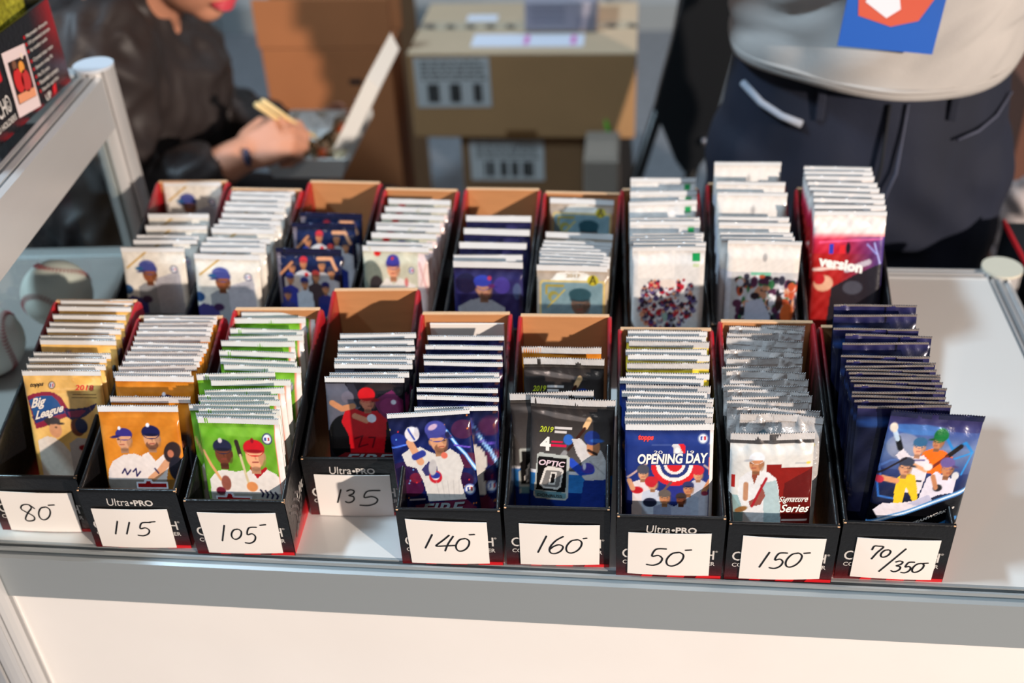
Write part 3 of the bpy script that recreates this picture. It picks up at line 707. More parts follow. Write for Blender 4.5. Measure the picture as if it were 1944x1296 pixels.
def art_opening(a):
    a.grad(0, (34, 40, 84), 14, (40, 62, 130)); a.grad(14, (40, 62, 130), 100, (40, 54, 124)); a.grad(100, (36, 44, 100), 230, (30, 34, 80)); a.blotch(3, .1, 5); a.ell(70, 78, 22, 18, [64, 62, 150], al=.5)
    a.emblem(88, 17, 6, (130, 140, 170))
    a.poly([(52, 25), (54, 23), (66, 23), (68, 25), (68, 35), (52, 35)], [206, 204, 206]); a.poly([(60, 23), (66, 23), (68, 25), (68, 35), (66, 35)], [214, 40, 50]); a.poly([(48, 35), (52, 25), (55, 28), (54, 35)], [50, 62, 140]); a.ell(59, 31, 3, 4, [236, 232, 232]); a.line([(30, 24), (52, 24)], .8, [120, 130, 170])
    for r0, r1, c in ((21, 27, (214, 44, 50)), (16.5, 21, (232, 228, 224)), (12, 16.5, (48, 62, 126)), (8.5, 12, (228, 222, 220)), (0, 8.5, (208, 44, 50))):
        a.ring(56, 49.5, r0, r1, c, lo=49.5)
    a.line([(2, 66), (24, 48)], 2.6, [196, 164, 160]); a.line([(90, 50), (99, 58)], 2.4, [180, 160, 160]); a.line([(36, 92), (52, 72)], 3, [120, 90, 90])
    def fig(x, y, r, cap, sk, sh): a.poly([(x - r * 2.2, y + 55), (x - r * 2, y + r * 1.8), (x - r * .6, y + r * 1.2), (x + r * .6, y + r * 1.2), (x + r * 2, y + r * 1.9), (x + r * 2.2, y + 55)], sh); a.head(x, y, r, cap, sk, ear=False)
    fig(83, 62, 5.6, (206, 52, 62), SK, (196, 196, 208)); a.ell(83, 56, 7, 6, [206, 52, 62]); fig(20, 61, 6, (80, 80, 96), SK, (222, 212, 214)); a.ell(20, 55, 7, 6, [84, 84, 96]); a.ell(13, 82, 7, 4.5, [190, 40, 50]); a.line([(4, 70), (8, 80)], 6, SK)
    fig(72, 80, 6, (60, 66, 110), SK2, (178, 186, 204)); fig(31, 74, 6, (196, 44, 58), SK, (198, 204, 218)); a.ell(29, 71, 7, 7, [196, 46, 58]); a.line([(90, 84), (97, 70)], 6, SK2); a.ell(91, 86, 4, 3, [150, 60, 80])
    fig(45, 92, 6.4, (104, 96, 92), SK2, (150, 156, 180)); a.ell(45, 86, 7, 5, [110, 100, 94]); fig(64, 94, 5.6, (70, 60, 60), DK, (176, 180, 200)); a.ell(28, 98, 8, 6, [40, 44, 66])
    a.rect(95.5, 4, 100, 155, [228, 222, 222]); a.rect(95, 40, 96, 62, [236, 120, 70])
def art_yellow(a):
    a.rect(0, 0, 100, 155, [236, 206, 66]); a.blotch(8, .3, 1); a.ell(50, 60, 36, 40, [236, 230, 210]); a.head(50, 50, 12, (40, 60, 140), SK); a.rect(0, 4, 100, 7, [240, 236, 220])
def art_signature(a):
    a.rect(0, 0, 100, 12, [150, 144, 142], m=.85); a.blotch(4, .1, 2)
    a.poly([(44, 36), (62, 36), (62, 41), (100, 41), (100, 230), (44, 230)], [140, 34, 26]); a.poly([(66, 60), (100, 41), (100, 230), (60, 230)], [96, 26, 24], al=.8); a.poly([(0, 76), (50, 74), (60, 120), (60, 230), (0, 230)], [150, 178, 180]); a.rect(2, 50, 7, 66, [170, 40, 34])
    a.poly([(10, 74), (12, 54), (22, 46), (34, 42), (46, 46), (56, 54), (60, 70), (62, 112), (66, 230), (14, 230), (18, 96)], [222, 222, 224]); a.poly([(40, 60), (56, 56), (62, 84), (64, 120), (44, 120)], [176, 196, 200])
    a.head(31, 35, 8.5, (224, 226, 232), SK2, look=-1); a.poly([(26, 50), (34, 48), (30, 62)], [150, 80, 60]); a.line([(20, 62), (20, 80)], 6, [186, 140, 110]); a.poly([(38, 60), (44, 76), (38, 88), (26, 90), (24, 84), (36, 76)], [150, 90, 80]); a.line([(44, 54), (28, 90)], 3, [170, 40, 50]); a.ell(15, 94, 8, 3.4, [150, 110, 70], rot=-20)
    a.rect(78, 34, 92, 36, [190, 190, 190]); a.ell(94, 35, 2.6, 1.6, [226, 200, 90]); a.rect(70, 79, 96, 80.6, [196, 176, 172]); a.rect(64, 106, 96, 107.8, [214, 196, 190])
def art_silver(a):
    a.M[:] = .3; a.C[:] = (216, 208, 204); a.blotch(16, .22, 4); a.ell(50, 50, 30, 20, [150, 130, 124], al=.4)
def art_silverback(a):
    a.M[:] = .3; a.blotch(6, .15, 4); a.line([(20, 22), (30, 18), (40, 26)], 3, [120, 140, 150]); a.ell(90, 30, 3, 2, [220, 200, 120])
def art_epoch(a):
    a.grad(0, (56, 50, 92), 16, (70, 72, 124)); a.grad(16, (70, 90, 150), 34, (120, 140, 184)); a.grad(34, (120, 138, 176), 60, (66, 86, 140)); a.grad(60, (50, 66, 120), 100, (20, 24, 50)); a.grad(100, (10, 11, 18), 230, (12, 12, 18)); a.blotch(7, .14, 2)
    a.ell(35, 16, 30, 5, [90, 150, 220], al=.7, m=.3); a.ell(20, 34, 18, 14, [180, 180, 190], al=.5); a.line([(64, 22), (74, 34), (86, 26), (96, 36)], 3, [50, 140, 210]); a.line([(60, 52), (96, 36), (90, 60)], 2, [60, 150, 220]); a.line([(4, 70), (0, 58), (10, 50), (30, 46)], 2.2, [90, 120, 180]); a.line([(0, 70), (6, 90), (28, 92)], 2.2, [60, 120, 200])
    a.poly([(40, 50), (42, 38), (52, 34), (66, 36), (76, 42), (78, 52), (66, 62), (46, 60)], [240, 120, 30]); a.head(56, 27, 6, (34, 110, 60), SK2, look=-1); a.ell(58, 20, 8, 6.5, [34, 120, 64]); a.line([(44, 44), (52, 52)], 5, [206, 60, 36])
    a.poly([(14, 44), (20, 36), (30, 44), (44, 42), (52, 48), (52, 64), (50, 84), (34, 84), (30, 58)], [228, 222, 230]); a.line([(17, 36), (12, 26)], 6, [30, 32, 36]); a.line([(12, 27), (8, 20)], 5, [190, 210, 230]); a.ell(6, 16, 4.4, 4.4, [226, 214, 200])
    a.head(37, 34, 6.4, (60, 100, 140), (232, 176, 146)); a.ell(37, 28, 7.5, 5, [60, 110, 150]); a.line([(34, 52), (50, 58)], 4, [226, 170, 130]); a.line([(30, 48), (46, 47)], 1.6, [110, 100, 150]); a.line([(34, 70), (48, 70)], 2, [40, 40, 60])
    a.line([(82, 30), (70, 42)], 5, [34, 26, 26]); a.line([(70, 42), (54, 56)], 3.4, [130, 52, 32]); a.ell(52, 54, 5, 4, [232, 226, 230])
    a.poly([(54, 66), (62, 58), (70, 62), (86, 66), (86, 80), (70, 84), (58, 92), (50, 92)], [222, 218, 232]); a.head(74, 55, 6.6, (110, 96, 156), SK2, look=1); a.ell(72, 48, 8, 5.5, [116, 100, 160]); a.ell(68, 76, 5, 4, [40, 38, 44]); a.line([(60, 64), (66, 76)], 5, SK2); a.ell(84, 62, 4, 4.6, [214, 216, 220])
    a.poly([(22, 68), (30, 62), (40, 64), (46, 78), (50, 92), (44, 92), (34, 78), (34, 96), (24, 96), (22, 82)], [238, 200, 40]); a.line([(22, 72), (6, 70)], 6, [222, 160, 116]); a.ell(3, 72, 5, 4, [206, 60, 80]); a.head(28, 57, 6.6, (60, 66, 90), SK, look=1); a.ell(28, 50, 8, 5, [64, 70, 90]); a.line([(0, 66), (26, 46)], 2, [40, 30, 36])
    a.poly([(4, 106), (12, 98), (30, 96), (48, 92), (52, 98), (40, 104), (20, 112), (12, 116)], [228, 222, 230]); a.poly([(40, 96), (60, 84), (66, 90), (52, 98)], [190, 190, 214])
    a.line([(-4, 124), (40, 106), (100, 76)], 5, [86, 150, 210]); a.line([(-4, 124), (40, 106), (100, 76)], 2, [230, 240, 250]); a.poly([(0, 127), (40, 110), (100, 80), (100, 230), (0, 230)], [14, 14, 18]); a.line([(52, 134), (96, 108)], 5, [60, 130, 190])
def art_epochback(a):
    a.M[:] = .25; a.grad(0, (70, 66, 116), 9, (24, 28, 60)); a.grad(60, (20, 24, 50), 230, (14, 16, 30)); a.blotch(9, .13, 5); a.ell(20, 14, 22, 4, (60, 110, 190), m=.4, al=.6); a.rect(62, 0, 64.5, 8, (16, 16, 20))  # purple-blue sheen near the top is painted into the colour
def art_whitecap(a):
    a.blotch(4, .12, 3); a.line([(8, 32), (40, 6)], 3, [196, 160, 90]); a.poly([(22, 64), (34, 56), (52, 58), (68, 70), (74, 110), (70, 230), (20, 230)], [150, 152, 156])
    a.poly([(50, 50), (90, 36), (100, 230), (60, 230)], [176, 174, 180]); a.head(42, 42, 11, (70, 78, 140), (146, 92, 62), look=-1); a.ell(40, 28, 13, 8.5, [74, 82, 146]); a.ell(27, 33, 6, 3, [44, 96, 140])
    a.emblem(82, 34, 6, (60, 60, 90)); a.ell(4, 68, 9, 8, [44, 84, 130]); a.poly([(0, 84), (10, 78), (34, 84), (40, 230), (0, 230)], [70, 66, 120]); a.ell(34, 84, 8, 6, [60, 40, 76]); a.rect(66, 46, 84, 60, [160, 160, 166], al=.5)
def art_stars(a):
    a.grad(0, (30, 30, 40), 12, (34, 46, 84)); a.grad(12, (30, 44, 84), 50, (18, 26, 54)); a.blotch(5, .2); a.rect(0, 0, 7, 155, [120, 112, 124])
    rr = random.Random(3)
    for x, y, cap, sh in ((42, 18, (200, 60, 70), (196, 196, 200)), (70, 20, (60, 60, 74), (170, 168, 170)), (24, 24, (60, 50, 70), (196, 180, 170)), (20, 40, (44, 64, 140), (50, 64, 150)), (60, 36, (150, 60, 60), (70, 60, 66)), (84, 30, (70, 70, 90), (180, 176, 180)), (42, 46, (50, 60, 120), (190, 196, 204)), (74, 52, (40, 44, 100), (44, 54, 120)), (14, 62, (50, 60, 130), (60, 64, 120))):
        a.poly([(x - 13, y + 60), (x - 12, y + 14), (x, y + 8), (x + 12, y + 14), (x + 13, y + 60)], sh); a.head(x, y, 5.5, cap, SK2, ear=False)
    a.line([(64, 12), (84, 12), (92, 26)], 5, SK); a.line([(6, 34), (24, 18)], 4, SK2); a.ell(46, 34, 3, 3, [200, 50, 60])
def art_reddot(a):
    a.blotch(8, .1, 4); a.ell(12, 44, 18, 26, [116, 122, 112]); a.ell(20, 50, 10, 12, [60, 54, 56]); a.ell(22, 9, 5, 3.6, [206, 40, 40]); a.poly([(24, 54), (36, 40), (46, 50), (56, 40), (80, 50), (84, 230), (20, 230)], [220, 212, 204])
    a.head(46, 28, 9.5, (64, 60, 140), (222, 158, 124)); a.ell(46, 17, 9, 7, [66, 62, 146]); a.ell(45, 15, 2, 2, [200, 60, 60]); a.emblem(74, 30, 4.5); a.rect(84, 8, 100, 155, [226, 204, 200]); a.line([(86, 20), (98, 60)], 3, [206, 150, 150], .6); a.line([(98, 16), (88, 50)], 2, [200, 160, 150], .6); a.ell(66, 46, 3, 6, [200, 70, 70], al=.6)
def art_navy(a):
    a.grad(0, (30, 28, 50), 20, (52, 50, 100)); a.grad(20, (52, 50, 100), 230, (36, 36, 84)); a.blotch(7, .15, 6); a.ell(70, 32, 12, 12, [86, 70, 160], al=.7); a.ell(92, 40, 6, 12, [90, 110, 140], al=.7); a.ell(18, 30, 16, 14, [36, 34, 66])
    a.poly([(6, 64), (24, 54), (40, 50), (56, 54), (74, 64), (84, 230), (2, 230)], [168, 170, 178]); a.head(44, 38, 11, (54, 66, 160), (180, 134, 112), look=1, beard=(110, 78, 66)); a.ell(42, 26, 13, 8, [56, 70, 166]); a.ell(52, 22, 3, 3, [180, 60, 90]); a.ell(55, 33, 5, 3, [150, 40, 80], al=.5)
def art_gallery(a):
    a.grad(0, (214, 206, 196), 10, (180, 166, 150)); a.grad(10, (178, 164, 150), 230, (150, 140, 130)); a.poly([(20, 20), (30, 10), (50, 7), (70, 10), (80, 18), (80, 22), (20, 22)], [222, 218, 210])
    a.poly([(4, 24), (8, 20), (96, 20), (98, 24), (98, 230), (4, 230)], [196, 176, 120]); a.poly([(7, 26), (10, 23), (93, 23), (95, 26), (95, 230), (7, 230)], [124, 150, 158]); a.blotch(5, .14)
    a.line([(14, 40), (14, 28), (38, 28)], 3, [170, 150, 60]); a.ell(24, 44, 8, 8, [160, 146, 60], al=.8); a.ell(26, 46, 5, 5, [124, 150, 158]); a.line([(16, 60), (40, 34)], 2, [190, 170, 80])
    a.poly([(30, 84), (48, 70), (74, 72), (90, 90), (94, 230), (26, 230)], [70, 90, 104]); a.head(62, 54, 13, (52, 80, 92), (120, 96, 84)); a.ell(62, 40, 16, 9, [50, 84, 94]); a.ell(80, 20, 8, 7, [186, 170, 50]); a.line([(76, 24), (80, 14), (84, 24)], 2, [70, 60, 20]); a.line([(78, 21), (83, 21)], 1.5, [70, 60, 20])
def art_crowd(a):
    a.blotch(3, .1, 3); a.poly([(8, 4), (58, 4), (58, 40), (8, 40)], [236, 230, 224], al=.5); a.rect(82, 8, 93, 18, [28, 150, 86]); a.rect(84, 21, 92, 25, [196, 206, 170])
    rr = random.Random(11)
    for k in range(230):
        t = rr.uniform(0, 2 * math.pi); q = math.sqrt(rr.uniform(0, 1)); x = 50 + 40 * q * math.cos(t); y = 76 + 42 * q * math.sin(t)
        if y < 42 or 40 < x < 62 and y < 52: continue
        a.ell(x, y, 3.6, 3.4, rr.choice([(216, 216, 222), (180, 40, 60), (44, 42, 66), (216, 160, 130), (90, 80, 130), (150, 150, 160)])); a.ell(x, y - 2.6, 1.9, 2, rr.choice([(50, 40, 44), (206, 150, 120), (60, 52, 80), (150, 40, 50)]))
    a.ell(50, 48, 12, 6, [220, 208, 200]); a.ell(47, 94, 4, 6, [150, 180, 170])
def art_header(a):
    a.blotch(2, .1, 3); a.rect(0, 38, 100, 155, [196, 196, 198]); rr = random.Random(5); a.ell(52, 20, 3, 5, [176, 172, 170])
    for k in range(170):
        x = rr.uniform(18, 100); y = rr.uniform(44, 120)
        a.ell(x, y, rr.uniform(2, 7), rr.uniform(2, 7), rr.choice([(40, 40, 52), (60, 60, 76), (206, 206, 214), (190, 90, 60), (60, 120, 80), (206, 150, 120), (90, 50, 80), (230, 230, 234)]))
    a.poly([(30, 78), (52, 72), (66, 96), (60, 130), (28, 130)], [186, 190, 206]); a.ell(88, 92, 9, 14, [214, 110, 60]); a.ell(76, 78, 5, 10, [60, 40, 40]); a.rect(0, 38, 8, 155, [206, 206, 214]); a.rect(34, 39, 62, 43, [60, 180, 130], al=.5)
def art_version(a):
    a.rect(0, 0, 100, 34, [232, 222, 216]); a.grad(30, (230, 210, 206), 38, (220, 90, 110)); a.grad(38, (206, 60, 90), 60, (190, 40, 60)); a.grad(60, (180, 44, 44), 230, (150, 34, 34)); t = np.clip((a.X - 40) / 60, 0, 1) * (a.Y > 36)
    a.put(t * .9, (70, 66, 140)); a.blotch(8, .2, 1); a.line([(10, 44), (96, 38)], 3, [246, 120, 170], .7); a.rect(24, 46, 30, 60, [60, 70, 180]); a.rect(38, 48, 46, 60, [214, 50, 60]); a.ell(50, 52, 3, 8, [40, 30, 40])
    a.poly([(30, 110), (60, 92), (92, 76), (100, 74), (100, 230), (20, 230)], [44, 40, 48]); a.ell(18, 104, 14, 12, [226, 190, 160], al=.9); a.ell(12, 98, 8, 8, [190, 40, 50]); a.ell(60, 110, 14, 10, [80, 80, 90]); a.line([(4, 84), (44, 80)], 5, [226, 200, 190]); a.line([(50, 84), (80, 72)], 8, [190, 180, 190]); a.line([(86, 44), (96, 74)], 2, [180, 190, 240]); a.line([(76, 46), (90, 60)], 2, [160, 170, 230])
ART = {'retro': (art_retro, (232, 190, 116)), 'orange': (art_orange, (206, 132, 44)), 'green': (art_green, (116, 170, 50)), 'firered': (art_firered, (30, 26, 34)), 'fireblue': (art_fireblue, (30, 34, 96)),
       'optic': (art_optic, (66, 60, 58)), 'opening': (art_opening, (38, 56, 124)), 'yellow': (art_yellow, (236, 206, 66)), 'signature': (art_signature, (214, 212, 208)), 'silver': (art_silver, (196, 190, 186)),
       'silverback': (art_silverback, (206, 202, 200)), 'epoch': (art_epoch, (60, 70, 120)), 'whitecap': (art_whitecap, (222, 216, 206)), 'stars': (art_stars, (20, 28, 56)), 'reddot': (art_reddot, (198, 194, 174)),
       'navy': (art_navy, (44, 44, 90)), 'gallery': (art_gallery, (176, 164, 150)), 'crowd': (art_crowd, (214, 212, 210)), 'header': (art_header, (226, 220, 214)), 'epochback': (art_epochback, (24, 28, 56)), 'version': (art_version, (232, 222, 216))}
BACKC = {'retro': (220, 190, 130), 'orange': (190, 130, 70), 'green': (120, 160, 80), 'epoch': (30, 34, 70), 'silver': (190, 186, 184)}

def surf(u, v, th, wr, seed, hseal):
    """front bulge of a filled wrapper at u (across) and v (up), both 0..1"""
    e = np.clip(np.minimum(u, 1 - u) / .10, 0, 1); e = np.sqrt(np.maximum(0, 1 - (1 - e) ** 2))
    g = np.clip((np.minimum(v - .055, 1 - hseal - v)) / .09, 0, 1); g = g * g * (3 - 2 * g)
    s = th / 2 * e * (.12 + .88 * g)
    dd = np.exp(-np.clip(1 - hseal - v, 0, 1) / .07) + .7 * np.exp(-np.clip(v - .055, 0, 1) / .06)
    s = s + wr * dd * e * (np.sin(u * 23 + seed) * .5 + np.sin(u * 41 + seed * 2 + v * 30) * .35 + np.sin(u * 11 - v * 18 + seed) * .5)
    s = s + wr * .35 * e * np.sin(u * 7 + v * 13 + seed) * np.sin(v * 9 + seed * 1.7)
    return np.maximum(s, .0003)
PM = {}
def bend(u, z, H, amt, seed):      # the whole sheet waves a little near its top
    return amt * np.sin(u * 4.2 + seed * 1.3) * (z / H) ** 2
def pack_mesh(art, W, H, th, wr, seed, nx, ny, hseal=.0075):
    k = (art, W, H, seed, nx, th)
    if k in PM: return PM[k]
    fn, base = ART[art]
    a = Art(nx, ny, base, HCS.get(art, 160)); fn(a); col = a.out()
    u, t = np.meshgrid(np.linspace(0, 1, nx), np.linspace(0, 1, ny)); v = 1 - t
    z0 = .0; z = z0 + v * (H - .0012)
    hs = hseal / H
    pinch = 1 - .03 * np.clip((v - .85) / .15, 0, 1) * 0
    x = (u - .5) * W * pinch
    bd = bend(u, z, H, wr * 1.6, seed)
    P = np.stack([x, -surf(u, v, th, wr, seed, hs) + bd, z], -1)
    nb = 24; nb2 = 36
    u2, t2 = np.meshgrid(np.linspace(0, 1, nb), np.linspace(0, 1, nb2)); v2 = 1 - t2; z2 = z0 + v2 * (H - .0012)
    Pb = np.stack([(u2 - .5) * W, surf(u2, v2, th, wr, seed + 2, hs) + bend(u2, z2, H, wr * 1.6, seed), z2], -1)[:, ::-1]
    cb = np.ones((nb2, nb, 4)); cb[..., :3] = lina(BACKC.get(art, (70, 70, 90))); cb[..., 3] = a.M[0, 0]
    me = grids_mesh('wrapper', [(P[:, ::-1], col[:, ::-1]), (Pb[:, ::-1], cb)])
    PM[k] = me; return me
SM = {}
def seal_mesh(W, H, hs, wr, seed, teeth=34):
    k = (W, H, hs, seed)
    if k in SM: return SM[k]
    nx = teeth * 2 + 1; u = np.linspace(0, 1, nx); rows = [0, .33, .66, .9, 1.0]
    P = np.zeros((len(rows), nx, 3))
    zz = (np.arange(nx) % 2)
    for j, r in enumerate(rows):
        z = H - hs * (1 - r) - (.0011 * zz if r == 1.0 else 0)
        P[j, :, 0] = (u - .5) * (W + .0004); P[j, :, 2] = z; P[j, :, 1] = -.0008 - .00028 * zz + bend(u, H - hs * (1 - r), H, wr * 1.6, seed) - (wr * .5 * np.abs(np.sin(u * 9 + seed)) * r)
    Q = P.copy(); Q[..., 1] = P[..., 1] + .0009
    me = grids_mesh('top_seal', [(P, None), (Q[:, ::-1], None), (np.stack([P[-1], Q[-1]]), None), (np.stack([Q[0], P[0]]), None)])
    SM[k] = me; return me

PACK = {
'A':(0.118,0.112,[(0.0541, 0.0777), (0.0532, 0.0859), (0.052, 0.0958), (0.0512, 0.1027), (0.0489, 0.1224), (0.0481, 0.1288), (0.0469, 0.1395), (0.0458, 0.1486), (0.0443, 0.1613), (0.0427, 0.1751), (0.0412, 0.1853)]),
'B':(0.118,0.111,[(0.0473, 0.0495), (0.0522, 0.0612), (0.0454, 0.0896), (0.0446, 0.0953), (0.0467, 0.1037), (0.0463, 0.1097), (0.0457, 0.1181), (0.0452, 0.1243), (0.0448, 0.1305), (0.0444, 0.1372), (0.0434, 0.1468), (0.0428, 0.1547), (0.0424, 0.1617), (0.0419, 0.1682), (0.0413, 0.1746), (0.041, 0.1790)]),
'C':(0.118,0.112,[(0.0464, 0.0357), (0.0457, 0.0416), (0.0441, 0.0476), (0.0363, 0.0545), (0.0422, 0.061), (0.0388, 0.0685), (0.045, 0.077), (0.0414, 0.089), (0.0299, 0.0983), (0.0439, 0.1087), (0.0372, 0.1169), (0.035, 0.129), (0.035, 0.1444), (0.0419, 0.1524), (0.0354, 0.1623), (0.0358, 0.1801), (0.0396, 0.1893)]),
'D':(0.118,0.112,[(0.0515, 0.0447), (0.0557, 0.0518), (0.0556, 0.0643), (0.0554, 0.071), (0.0557, 0.0778), (0.0559, 0.0885), (0.0554, 0.0978), (0.0543, 0.1081)]),
'E':(0.118,0.112,[(0.033, 0.0564), (0.0462, 0.0622), (0.0436, 0.0757), (0.0442, 0.086), (0.0454, 0.0993), (0.0447, 0.1065), (0.044, 0.1218), (0.0431, 0.1315), (0.043, 0.1451), (0.0439, 0.1592), (0.0417, 0.1874)]),
'F':(0.118,0.112,[(0.0489, 0.0738), (0.0384, 0.0817), (0.0421, 0.1273), (0.0411, 0.1431)]),
'G':(0.118,0.112,[(0.0412, 0.0532), (0.0403, 0.0608), (0.0405, 0.0672), (0.0404, 0.0741), (0.0401, 0.080), (0.0399, 0.086), (0.0369, 0.0933), (0.0384, 0.1013), (0.035, 0.1106), (0.0403, 0.1174), (0.042, 0.1311), (0.0421, 0.1426), (0.0419, 0.1503), (0.0415, 0.162), (0.0421, 0.1693), (0.0428, 0.1773)]),
'H':(0.118,0.112,[(0.0332, 0.0442), (0.0379, 0.0668), (0.0381, 0.0739), (0.0347, 0.0832), (0.0343, 0.0898), (0.0339, 0.0966), (0.0334, 0.1034), (0.0339, 0.1106), (0.0339, 0.1212), (0.034, 0.1279), (0.0343, 0.1403), (0.0348, 0.1499), (0.0355, 0.1665), (0.0364, 0.1756), (0.0382, 0.1831), (0.0397, 0.1889)]),
'I':(0.142,0.135,[(0.0558, 0.0324), (0.0402, 0.0408), (0.0393, 0.0469), (0.0382, 0.0526), (0.0385, 0.0583), (0.0394, 0.0663), (0.0401, 0.0731), (0.0397, 0.0784), (0.0399, 0.0837), (0.0404, 0.0891), (0.0405, 0.0949), (0.0394, 0.1007), (0.0396, 0.109), (0.0432, 0.1269), (0.0445, 0.1376), (0.0392, 0.1466), (0.0414, 0.1665), (0.0435, 0.1813)]),
'a':(0.118,0.112,[(0.0448, 0.0422), (0.0519, 0.0598), (0.0512, 0.0683), (0.0547, 0.0887), (0.0479, 0.1132), (0.0403, 0.1851)]),
'b':(0.118,0.112,[(0.0417, 0.0498), (0.0454, 0.0632), (0.0437, 0.0725), (0.0434, 0.0818), (0.0424, 0.1008), (0.042, 0.1073), (0.0435, 0.1183), (0.0421, 0.1316), (0.0403, 0.1463), (0.0388, 0.1567), (0.0381, 0.1696), (0.0385, 0.1797), (0.0389, 0.1866)]),
'c':(0.118,0.112,[(0.0412, 0.0418), (0.0432, 0.0952), (0.0437, 0.1163)]),
'd':(0.118,0.112,[(0.0388, 0.067), (0.0397, 0.0752), (0.0419, 0.093), (0.0423, 0.1068), (0.0429, 0.1144), (0.0429, 0.1308), (0.0437, 0.1466), (0.0424, 0.1637)]),
'e':(0.118,0.112,[(0.044, 0.0318), (0.0437, 0.0502), (0.0439, 0.0741), (0.0438, 0.1009), (0.0432, 0.1278)]),
'f':(0.118,0.112,[(0.0435, 0.0364), (0.0433, 0.0448), (0.0431, 0.0525), (0.043, 0.0602), (0.043, 0.0661), (0.043, 0.072), (0.043, 0.079), (0.0434, 0.086), (0.0431, 0.1023), (0.0402, 0.1727)]),
'g':(0.134,0.127,[(0.0403, 0.0351), (0.0407, 0.0447), (0.0403, 0.0515), (0.0404, 0.0583), (0.0406, 0.0653), (0.0409, 0.0918), (0.0409, 0.098), (0.0424, 0.1323), (0.0427, 0.1535), (0.0424, 0.1821)]),
'h':(0.134,0.128,[(0.0449, 0.0351), (0.0414, 0.0432), (0.0405, 0.0546), (0.0398, 0.0759), (0.0393, 0.0869), (0.040, 0.1131), (0.0398, 0.1356), (0.0397, 0.1751)]),
'i':(0.149,0.141,[(0.0424, 0.0867), (0.0416, 0.099), (0.0414, 0.1116), (0.041, 0.1234), (0.0394, 0.1343), (0.0389, 0.1453), (0.0391, 0.1588), (0.0389, 0.1691), (0.0382, 0.1786)]),
}
# look of the packs of each box: art, width, wrinkle, seal material, seal height
KIND = {'A': ('retro', .069, .0003, M_seal, .0062), 'B': ('orange', .067, .0003, M_seal, .0068), 'C': ('green', .066, .0005, M_seal, .0068), 'D': ('firered', .066, .0003, M_seal, .0062),
        'E': ('fireblue', .066, .0004, M_seal, .0050), 'F': ('optic', .067, .0008, M_seals, .0075), 'G': ('opening', .067, .0003, M_seal, .0068), 'H': ('signature', .0625, .0011, M_seals, .0075),
        'I': ('epoch', .067, .0008, M_sealc, .0060), 'a': ('whitecap', .065, .0004, M_seal, .0065), 'b': ('whitecap', .066, .0004, M_seal, .0072), 'c': ('stars', .066, .0006, M_sealc, .0060),
        'd': ('reddot', .066, .0005, M_seal, .0072), 'e': ('navy', .066, .0003, M_seal, .0082), 'f': ('gallery', .066, .0003, M_seal, .0075), 'g': ('crowd', .067, .0005, M_seal, .0060),
        'h': ('header', .067, .0004, M_seal, .0050), 'i': ('version', .066, .0006, M_seal, .0060)}
SORT = {'A': 'tan retro card pack', 'B': 'orange card pack with white top', 'C': 'green card pack with white top', 'D': 'dark card pack with pale top',
        'E': 'navy blue card pack with white top', 'F': 'dark grey foil card pack', 'G': 'blue card pack with white top', 'H': 'crinkled silver foil card pack',
        'I': 'shiny dark blue foil card pack', 'a': 'white card pack', 'b': 'white card pack', 'c': 'dark navy foil card pack', 'd': 'pale grey white-topped pack', 'e': 'navy card pack with wide white top',
        'f': 'grey-tan white-topped pack', 'g': 'white pack with green square', 'h': 'plain white-topped hanging pack', 'i': 'white-topped hanging pack'}
HERO = {'A': 'tan card pack reading Big League', 'B': 'orange card pack showing two men in blue caps', 'C': 'green card pack with one navy and one red cap',
        'D': 'black card pack showing a batter in red', 'E': 'tilted navy card pack showing a batter in grey', 'F': 'grey and blue foil card pack reading 2019 and OPTIC',
        'G': 'blue card pack reading OPENING DAY', 'H': 'white and dark red card pack reading Signature Series',
        'I': 'large shiny blue pack showing four ball players', 'a': 'white pack showing a blue cap and bat', 'b': 'white pack showing a blue cap and bat', 'c': 'navy foil card pack showing many players',
        'd': 'pale card pack with a red dot', 'e': 'navy card pack showing a bearded man', 'f': 'grey-blue framed card pack with yellow badge',
        'g': 'white pack with round crowd picture', 'h': 'white headed hanging pack with player collage', 'i': 'white headed red and blue pack reading version'}
ORD = ['front', 'second', 'third', 'fourth', 'fifth', 'sixth', 'seventh', 'eighth', 'ninth', 'tenth', 'eleventh', 'twelfth', 'thirteenth', 'fourteenth', 'fifteenth', 'sixteenth', 'seventeenth', 'eighteenth']
def where(key): return 'box marked %s' % PRICE[key] if key.isupper() else BACKPOS[key]
